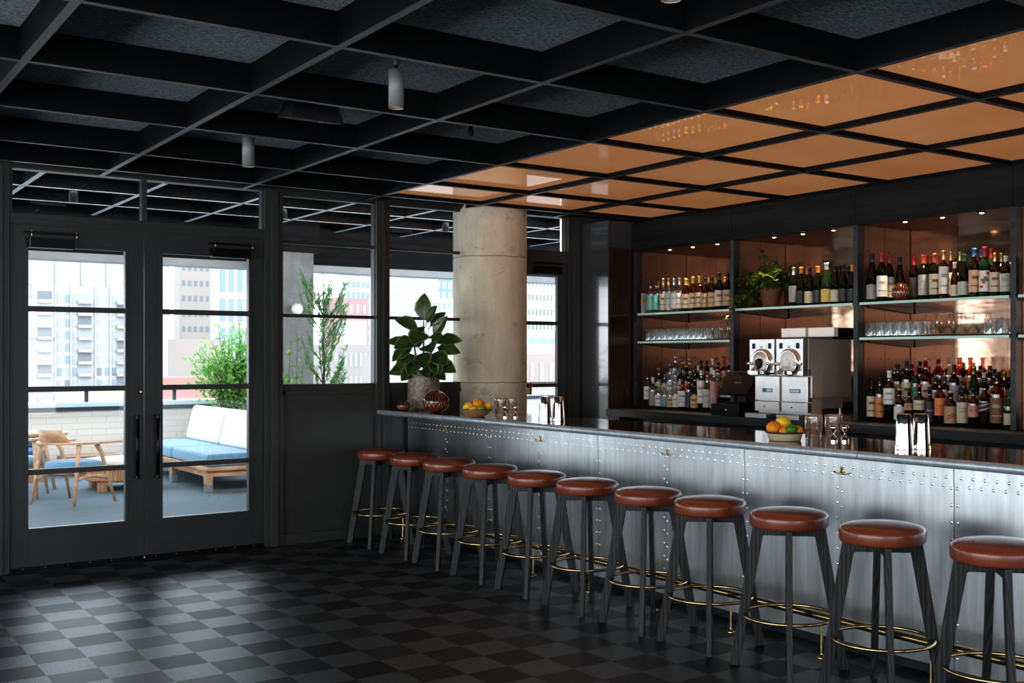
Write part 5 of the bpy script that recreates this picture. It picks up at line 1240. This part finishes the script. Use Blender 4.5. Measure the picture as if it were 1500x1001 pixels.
# planting
def leaves(name, mat, par, pts, L, W, q, droop=0):
    m = MB()
    for p in pts:
        d = Vector((q.gauss(0, 1), q.gauss(0, 1), q.gauss(.1, .8) - droop)); m.leaf(p, d, (q.gauss(0, .6), q.gauss(0, .6), 1), L * q.uniform(.7, 1.3), W * q.uniform(.7, 1.2))
    return m.build(name, mat, par)
q = random.Random(21)
bs = empty('terrace_shrub', (5.12, 14.85, -.004)); tag(bs, 'bright green leafy shrub behind the terrace sofa', 'shrub')
MB().box(-.22, .45, -.3, .3, 0, .62).build('planter', lamp_grey, bs, bevel=.01)
m = MB(); pts = []
for i in range(74):
    a = q.uniform(0, 2 * PI); sp_r = q.uniform(.1, .68); top = Vector((math.cos(a) * sp_r - .02, math.sin(a) * sp_r * .6, q.uniform(.98, 2.15 - .75 * sp_r)))
    b = Vector((q.uniform(-.15, .15), q.uniform(-.1, .1), .6)); mid = b.lerp(top, .5) + Vector((0, 0, .12))
    m.tube([b, mid, top], [.010, .006, .003], 5)
    for k in range(46):
        t = q.random() ** .7; p = (b.lerp(mid, t * 2) if t < .5 else mid.lerp(top, t * 2 - 1)); pts.append(p + Vector((q.gauss(0, .055), q.gauss(0, .055), q.gauss(0, .055))))
m.build('branch', stem_mat, bs); leaves('foliage', leaf_bright, bs, pts, .062, .044, q)
tt = empty('slender_tree', (5.10, 11.9, -.004)); tag(tt, 'slender feathery evergreen outside the fixed window', 'tree')
MB().box(-.3, .3, -.3, .3, 0, .7).build('planter', lamp_grey, tt, bevel=.01)
m = MB(); lv = MB(); m.tube([(0, 0, .7), (.02, 0, 1.5), (0, 0, 2.35)], [.018, .013, .004], 6)
for i in range(42):
    z = q.uniform(.75, 2.1); a = q.uniform(0, 2 * PI); ln = q.uniform(.25, .55); rr = min(.30, ln * .55)
    b = Vector((0, 0, z)); e = Vector((math.cos(a) * rr, math.sin(a) * rr, min(z + ln, 2.48))); mid = b.lerp(e, .5) + Vector((math.cos(a), math.sin(a), 0)) * .05
    m.tube([b, mid, e], [.006, .004, .002], 4)
    for k in range(60):
        t = q.uniform(.25, 1.0); p = b.lerp(mid, t * 2) if t < .5 else mid.lerp(e, t * 2 - 1)
        d = (e - b).normalized() + Vector((q.gauss(0, .5), q.gauss(0, .5), q.gauss(.2, .4))); lv.leaf(p + Vector((q.gauss(0, .012), q.gauss(0, .012), 0)), d, (q.gauss(0, 1), q.gauss(0, 1), .3), .055, .011)
m.build('branch', stem_mat, tt); lv.build('foliage', leaf_cedar, tt)
gw = empty('planter_greenery', (4.10, 10.6, -.004)); tag(gw, 'light green seedlings growing in front of the concrete pier', 'plant')
MB().box(-.05, .42, -.25, .25, 0, .8).build('planter', lamp_grey, gw, bevel=.01); m = MB(); pts = []
for i in range(16):
    b = Vector((q.uniform(-.04, .2), q.uniform(-.2, .2), .8)); e = b + Vector((q.uniform(-.1, .1), q.uniform(-.1, .1), q.uniform(.4, .95))); m.tube([b, b.lerp(e, .5), e], [.004, .003, .002], 4)
    pts += [b.lerp(e, q.uniform(.3, 1)) + Vector((q.gauss(0, .03), q.gauss(0, .03), 0)) for k in range(12)]
m.build('branch', stem_mat, gw); leaves('foliage', leaf_bright, gw, pts, .05, .035, q)

# ------------------------------------------------------------------ the city beyond
WALLC = {}
FB = .37
def wallmat(c):
    k = 'facade_%d' % len(WALLC)
    if c not in WALLC: WALLC[c] = P(k, tuple(x * FB for x in c), .85, var=tuple(x * .94 * FB for x in c), vscale=.2)
    return WALLC[c]
win_pale = P('pale_window', (.235, .25, .255), .7); win_blue = P('blue_window', (.15, .205, .245), .7); win_dark = P('dark_window', (.125, .14, .15), .7); bal_m = P('balcony_beige', (.27, .24, .215), .8)
def tanx(px): a = (px - 852.4) / 1626.5; return (a * .8056 + .5925) / (.8056 - a * .5925)
def building(name, lab, Y, xa, xb, zt, color, grid=None, zb=-40, depth=25, wm=None, roof=None):
    """grid: (column positions, width, storey height, window height, top)"""
    r = empty(name, ((xa + xb) / 2, Y, zb)); tag(r, lab, 'building', 'city buildings beyond the terrace')
    def G(mb, n, m, par=None):
        o = mb.build(n, m, par or r)
        if par is None: o.matrix_parent_inverse = Matrix.Translation(-r.location)
        return o
    G(MB().box(xa, xb, Y, Y + depth, zb, zt), 'wall', wallmat(color))
    if roof: G(MB().box(xa - roof[0], xb + roof[0], Y - roof[0], Y + depth, zt, zt + roof[1]), 'roof', wallmat(roof[2]))
    cnt_ = 0; rest = MB(); proto_ = None
    if grid:
        for (cols, w, sh, wh, top, bottom, mat) in grid:
            z = top; row = 0
            while z - wh > bottom:
                for ci, x in enumerate(cols):
                    vs = [(x - w / 2, Y - .06, z - wh), (x + w / 2, Y - .06, z - wh), (x + w / 2, Y - .06, z), (x - w / 2, Y - .06, z)]
                    if cnt_ < 100: G(MB().quad(*vs), 'window', mat)
                    else: rest.quad(*vs)
                    cnt_ += 1
                z -= sh; row += 1
    if rest.v:
        o = G(rest, 'window', win_pale); o['kind'] = 'stuff'
    return r
def rng_(a, b, n): return [a + (b - a) * (i + .5) / n for i in range(n)]
# 1: long white apartment block behind the double doors
Y = 250; xa, xb = 24.0, 71.5
ba = building('apartment_block', 'long white apartment block with stacked balconies seen through the double doors', Y, xa, xb, 23.6, (.84, .83, .80), None, -40, 8, roof=(.6, .8, (.86, .86, .85)))
def GA(mb, n, m, par=None):
    o = mb.build(n, m, par or ba)
    if par is None: o.matrix_parent_inverse = Matrix.Translation(-ba.location)
    return o
cols_b = [46.4, 54.1, 61.8, 38.7, 31.0, 69.5]
for ci, x in enumerate(cols_b[:3]):
    for f in range(11):
        z = 13.2 - f * 2.55
        b_ = GA(MB().box(x - 1.4, x + 1.4, Y - .9, Y, z - .55, z + .15), 'balcony', bal_m)
        GA(MB().quad((x - 1.35, Y - .05, z + .15), (x + 1.35, Y - .05, z + .15), (x + 1.35, Y - .05, z + 1.9), (x - 1.35, Y - .05, z + 1.9)), 'window', win_pale if (f * 7 + ci) % 3 else win_dark, b_)
for x in (43.0, 49.2, 50.7, 52.2, 57.0, 58.5, 60.0, 64.6, 66.2, 67.8):
    for f in range(10):
        z = 12.8 - f * 2.55
        GA(MB().quad((x - .45, Y - .05, z), (x + .45, Y - .05, z), (x + .45, Y - .05, z + 1.7), (x - .45, Y - .05, z + 1.7)), 'window', (win_pale, win_pale, win_blue)[(f * 3 + int(x)) % 3] if f < 6 else (win_dark, win_blue, win_pale)[(f + int(x)) % 3])
for x in rng_(41, 71, 6): GA(MB().box(x - .18, x + .18, Y - .5, Y, 16.5, 23), 'pier', wallmat((.84, .83, .80)))
for x in (44.0, 48.4, 51.4, 56.2, 59.2, 63.9, 67.0): GA(MB().box(x - .16, x + .16, Y - .35, Y, -20, 16.4), 'pier', wallmat((.90, .90, .88)))
def px_b(name, lab, Y, p0, p1, ytop, color, cols=0, w=.5, sh=3.2, wh=1.7, mat=None, zb=-40, top=1.2, **k):
    xa, xb = Y * tanx(p0), Y * tanx(p1); d = ((p0 + p1) / 2 - 852.4) / 1626.5
    X_ = (xa + xb) / 2; dd = X_ * .5925 + Y * .8056; zt = CH + (523.05 - ytop) / 1626.5 * dd
    g = None
    if cols: g = [(rng_(xa + .03 * (xb - xa), xb - .03 * (xb - xa), cols), w * (xb - xa) / cols, sh, wh, zt - top, k.pop('bottom', -12), mat or win_pale)]
    return building(name, lab, Y, xa, xb, zt, color, g, zb, k.pop('depth', 5), **k)
px_b('apartment_tower', 'beige apartment tower beside the long white block', 310, 263, 318, 383, (.68, .60, .53), 6, .5, 4.2, 1.5, win_dark)
px_b('office_tower', 'white office tower with tall blue windows above the shrub', 280, 318, 372, 388, (.84, .85, .86), 4, .55, 7.5, 5.8, win_blue)
px_b('low_block', 'blank pink-beige block in front of the beige tower', 195, 258, 330, 497, (.66, .55, .49))
px_b('brick_block', 'low red brick building just above the parapet', 95, 236, 350, 553, (.58, .30, .26), zb=-30)
px_b('low_annex', 'low beige annex in front of the apartment block', 155, 95, 250, 566, (.82, .70, .56), zb=-30)
px_b('residential_tower', 'white tower with rows of pale blue windows behind the slender tree', 340, 505, 572, 392, (.82, .84, .86), 9, .6, 3.6, 2.0, win_blue)
px_b('red_building', 'pink-red building between the slender tree and the window post', 205, 488, 540, 437, (.72, .44, .42), 5, .4, 4.2, 1.8, win_pale)
bl = px_b('rooftop_billboard', 'blank white rooftop billboard below the pink-red building', 160, 517, 537, 470, (.88, .88, .88), zb=1.0)  # billboard stands on a roof, above street level
px_b('loft_building', 'pale loft building with regular windows low beyond the slender tree', 150, 470, 556, 505, (.60, .54, .50), 11, .5, 3.4, 2.0, win_pale, bottom=-10)
px_b('white_tower', 'tall white tower with a fine window grid behind the rubber plant', 372, 572, 642, 385, (.86, .86, .86), 14, .45, 3.4, 1.6, win_pale)
px_b('glass_tower', 'blue glass tower beside the concrete column', 402, 636, 690, 395, (.40, .56, .68), 6, .7, 4.0, 3.0, win_pale)
px_b('stepped_building', 'white stepped building in front of the blue glass tower', 260, 630, 700, 438, (.86, .86, .86), 9, .4, 4.0, 1.6, win_blue)
px_b('pale_block', 'pale beige block low behind the rubber plant', 115, 560, 705, 520, (.64, .57, .53), 8, .35, 5, 2.2, win_pale)
px_b('dotted_building', 'white building with small square windows beyond the single door', 280, 760, 812, 405, (.86, .86, .86), 9, .4, 4.4, 1.8, win_dark)
px_b('brick_loft', 'pale brick building low beyond the single door', 130, 770, 830, 519, (.58, .48, .43), 4, .35, 5, 2.6, win_pale)
px_b('far_block', 'white block with blue strips in front of the dotted building', 170, 772, 818, 486, (.84, .86, .88), 3, .8, 3.4, 1.0, win_blue)
struct(MB().box(-900, 1500, 60, 1600, -41, -40).build('ground', P('city_ground', (.45, .45, .44), .9)), 'pale city ground far below the terrace')

# ------------------------------------------------------------------ light
w = bpy.data.worlds.new('sky'); bpy.context.scene.world = w; w.use_nodes = True
t = w.node_tree; t.nodes.clear()
bg = t.nodes.new('ShaderNodeBackground'); ow = t.nodes.new('ShaderNodeOutputWorld')
tc = t.nodes.new('ShaderNodeTexCoord'); spx = t.nodes.new('ShaderNodeSeparateXYZ'); t.links.new(tc.outputs['Generated'], spx.inputs[0])
cr = t.nodes.new('ShaderNodeValToRGB'); e = cr.color_ramp.elements
e[0].position = .0; e[0].color = (.88, .94, 1, 1); e[1].position = .6; e[1].color = (.72, .86, 1, 1)
t.links.new(spx.outputs[2], cr.inputs[0]); t.links.new(cr.outputs[0], bg.inputs[0]); bg.inputs[1].default_value = 4.2
t.links.new(bg.outputs[0], ow.inputs[0])
su = bpy.data.lights.new('sun', 'SUN'); su.energy = 1.2; su.angle = R(1.5); su.color = (1, .95, .88)
suo = bpy.data.objects.new('sun', su); C.objects.link(suo); suo.rotation_euler = (R(48), 0, R(20))
def portal(x, y, z, sx, sz, rot):
    l = bpy.data.lights.new('window_portal', 'AREA'); l.shape = 'RECTANGLE'; l.size = sx; l.size_y = sz; l.cycles.is_portal = True
    o = bpy.data.objects.new('window_portal', l); C.objects.link(o); o.location = (x, y, z); o.rotation_euler = rot
for (a, b) in LO: portal(X0 - TH, (a + b) / 2, 1.5, b - a, 2.5, (R(90), 0, R(-90)))
for (a, b) in LO:      # added area lamps boosting the daylight through the side windows
    l = bpy.data.lights.new('side_window_fill', 'AREA'); l.shape = 'RECTANGLE'; l.size = b - a; l.size_y = 2.5; l.energy = 32; l.color = (.90, .96, 1)
    o = bpy.data.objects.new('side_window_fill', l); C.objects.link(o); o.location = (X0 - .3, (a + b) / 2, 1.5); o.rotation_euler = (R(90), 0, R(-90))
for (a, b) in RO: portal((a + b) / 2, Y0 - TH, 1.5, b - a, 2.1, (R(90), 0, R(180)))
portal(1.0, YW + .2, 1.5, 11.0, 2.8, (R(90), 0, 0))
l = bpy.data.lights.new('terrace_fill_light', 'AREA'); l.shape = 'RECTANGLE'; l.size = 14; l.size_y = .3; l.energy = 300; l.color = (1, .97, .93)  # unseen fill lamp added to brighten the terrace and parapet
o = bpy.data.objects.new('terrace_fill_light', l); C.objects.link(o); o.location = (3, 8.9, 3.02); o.rotation_euler = (R(68), 0, 0)
sc_ = bpy.context.scene
sc_.view_settings.view_transform = 'Standard'; sc_.view_settings.look = 'Medium High Contrast'; sc_.view_settings.exposure = .25
cy_ = sc_.cycles
cy_.max_bounces = 10; cy_.diffuse_bounces = 4; cy_.glossy_bounces = 6; cy_.transparent_max_bounces = 40; cy_.sample_clamp_indirect = 6.0; cy_.caustics_reflective = False; cy_.caustics_refractive = False
cy_.use_denoising = True
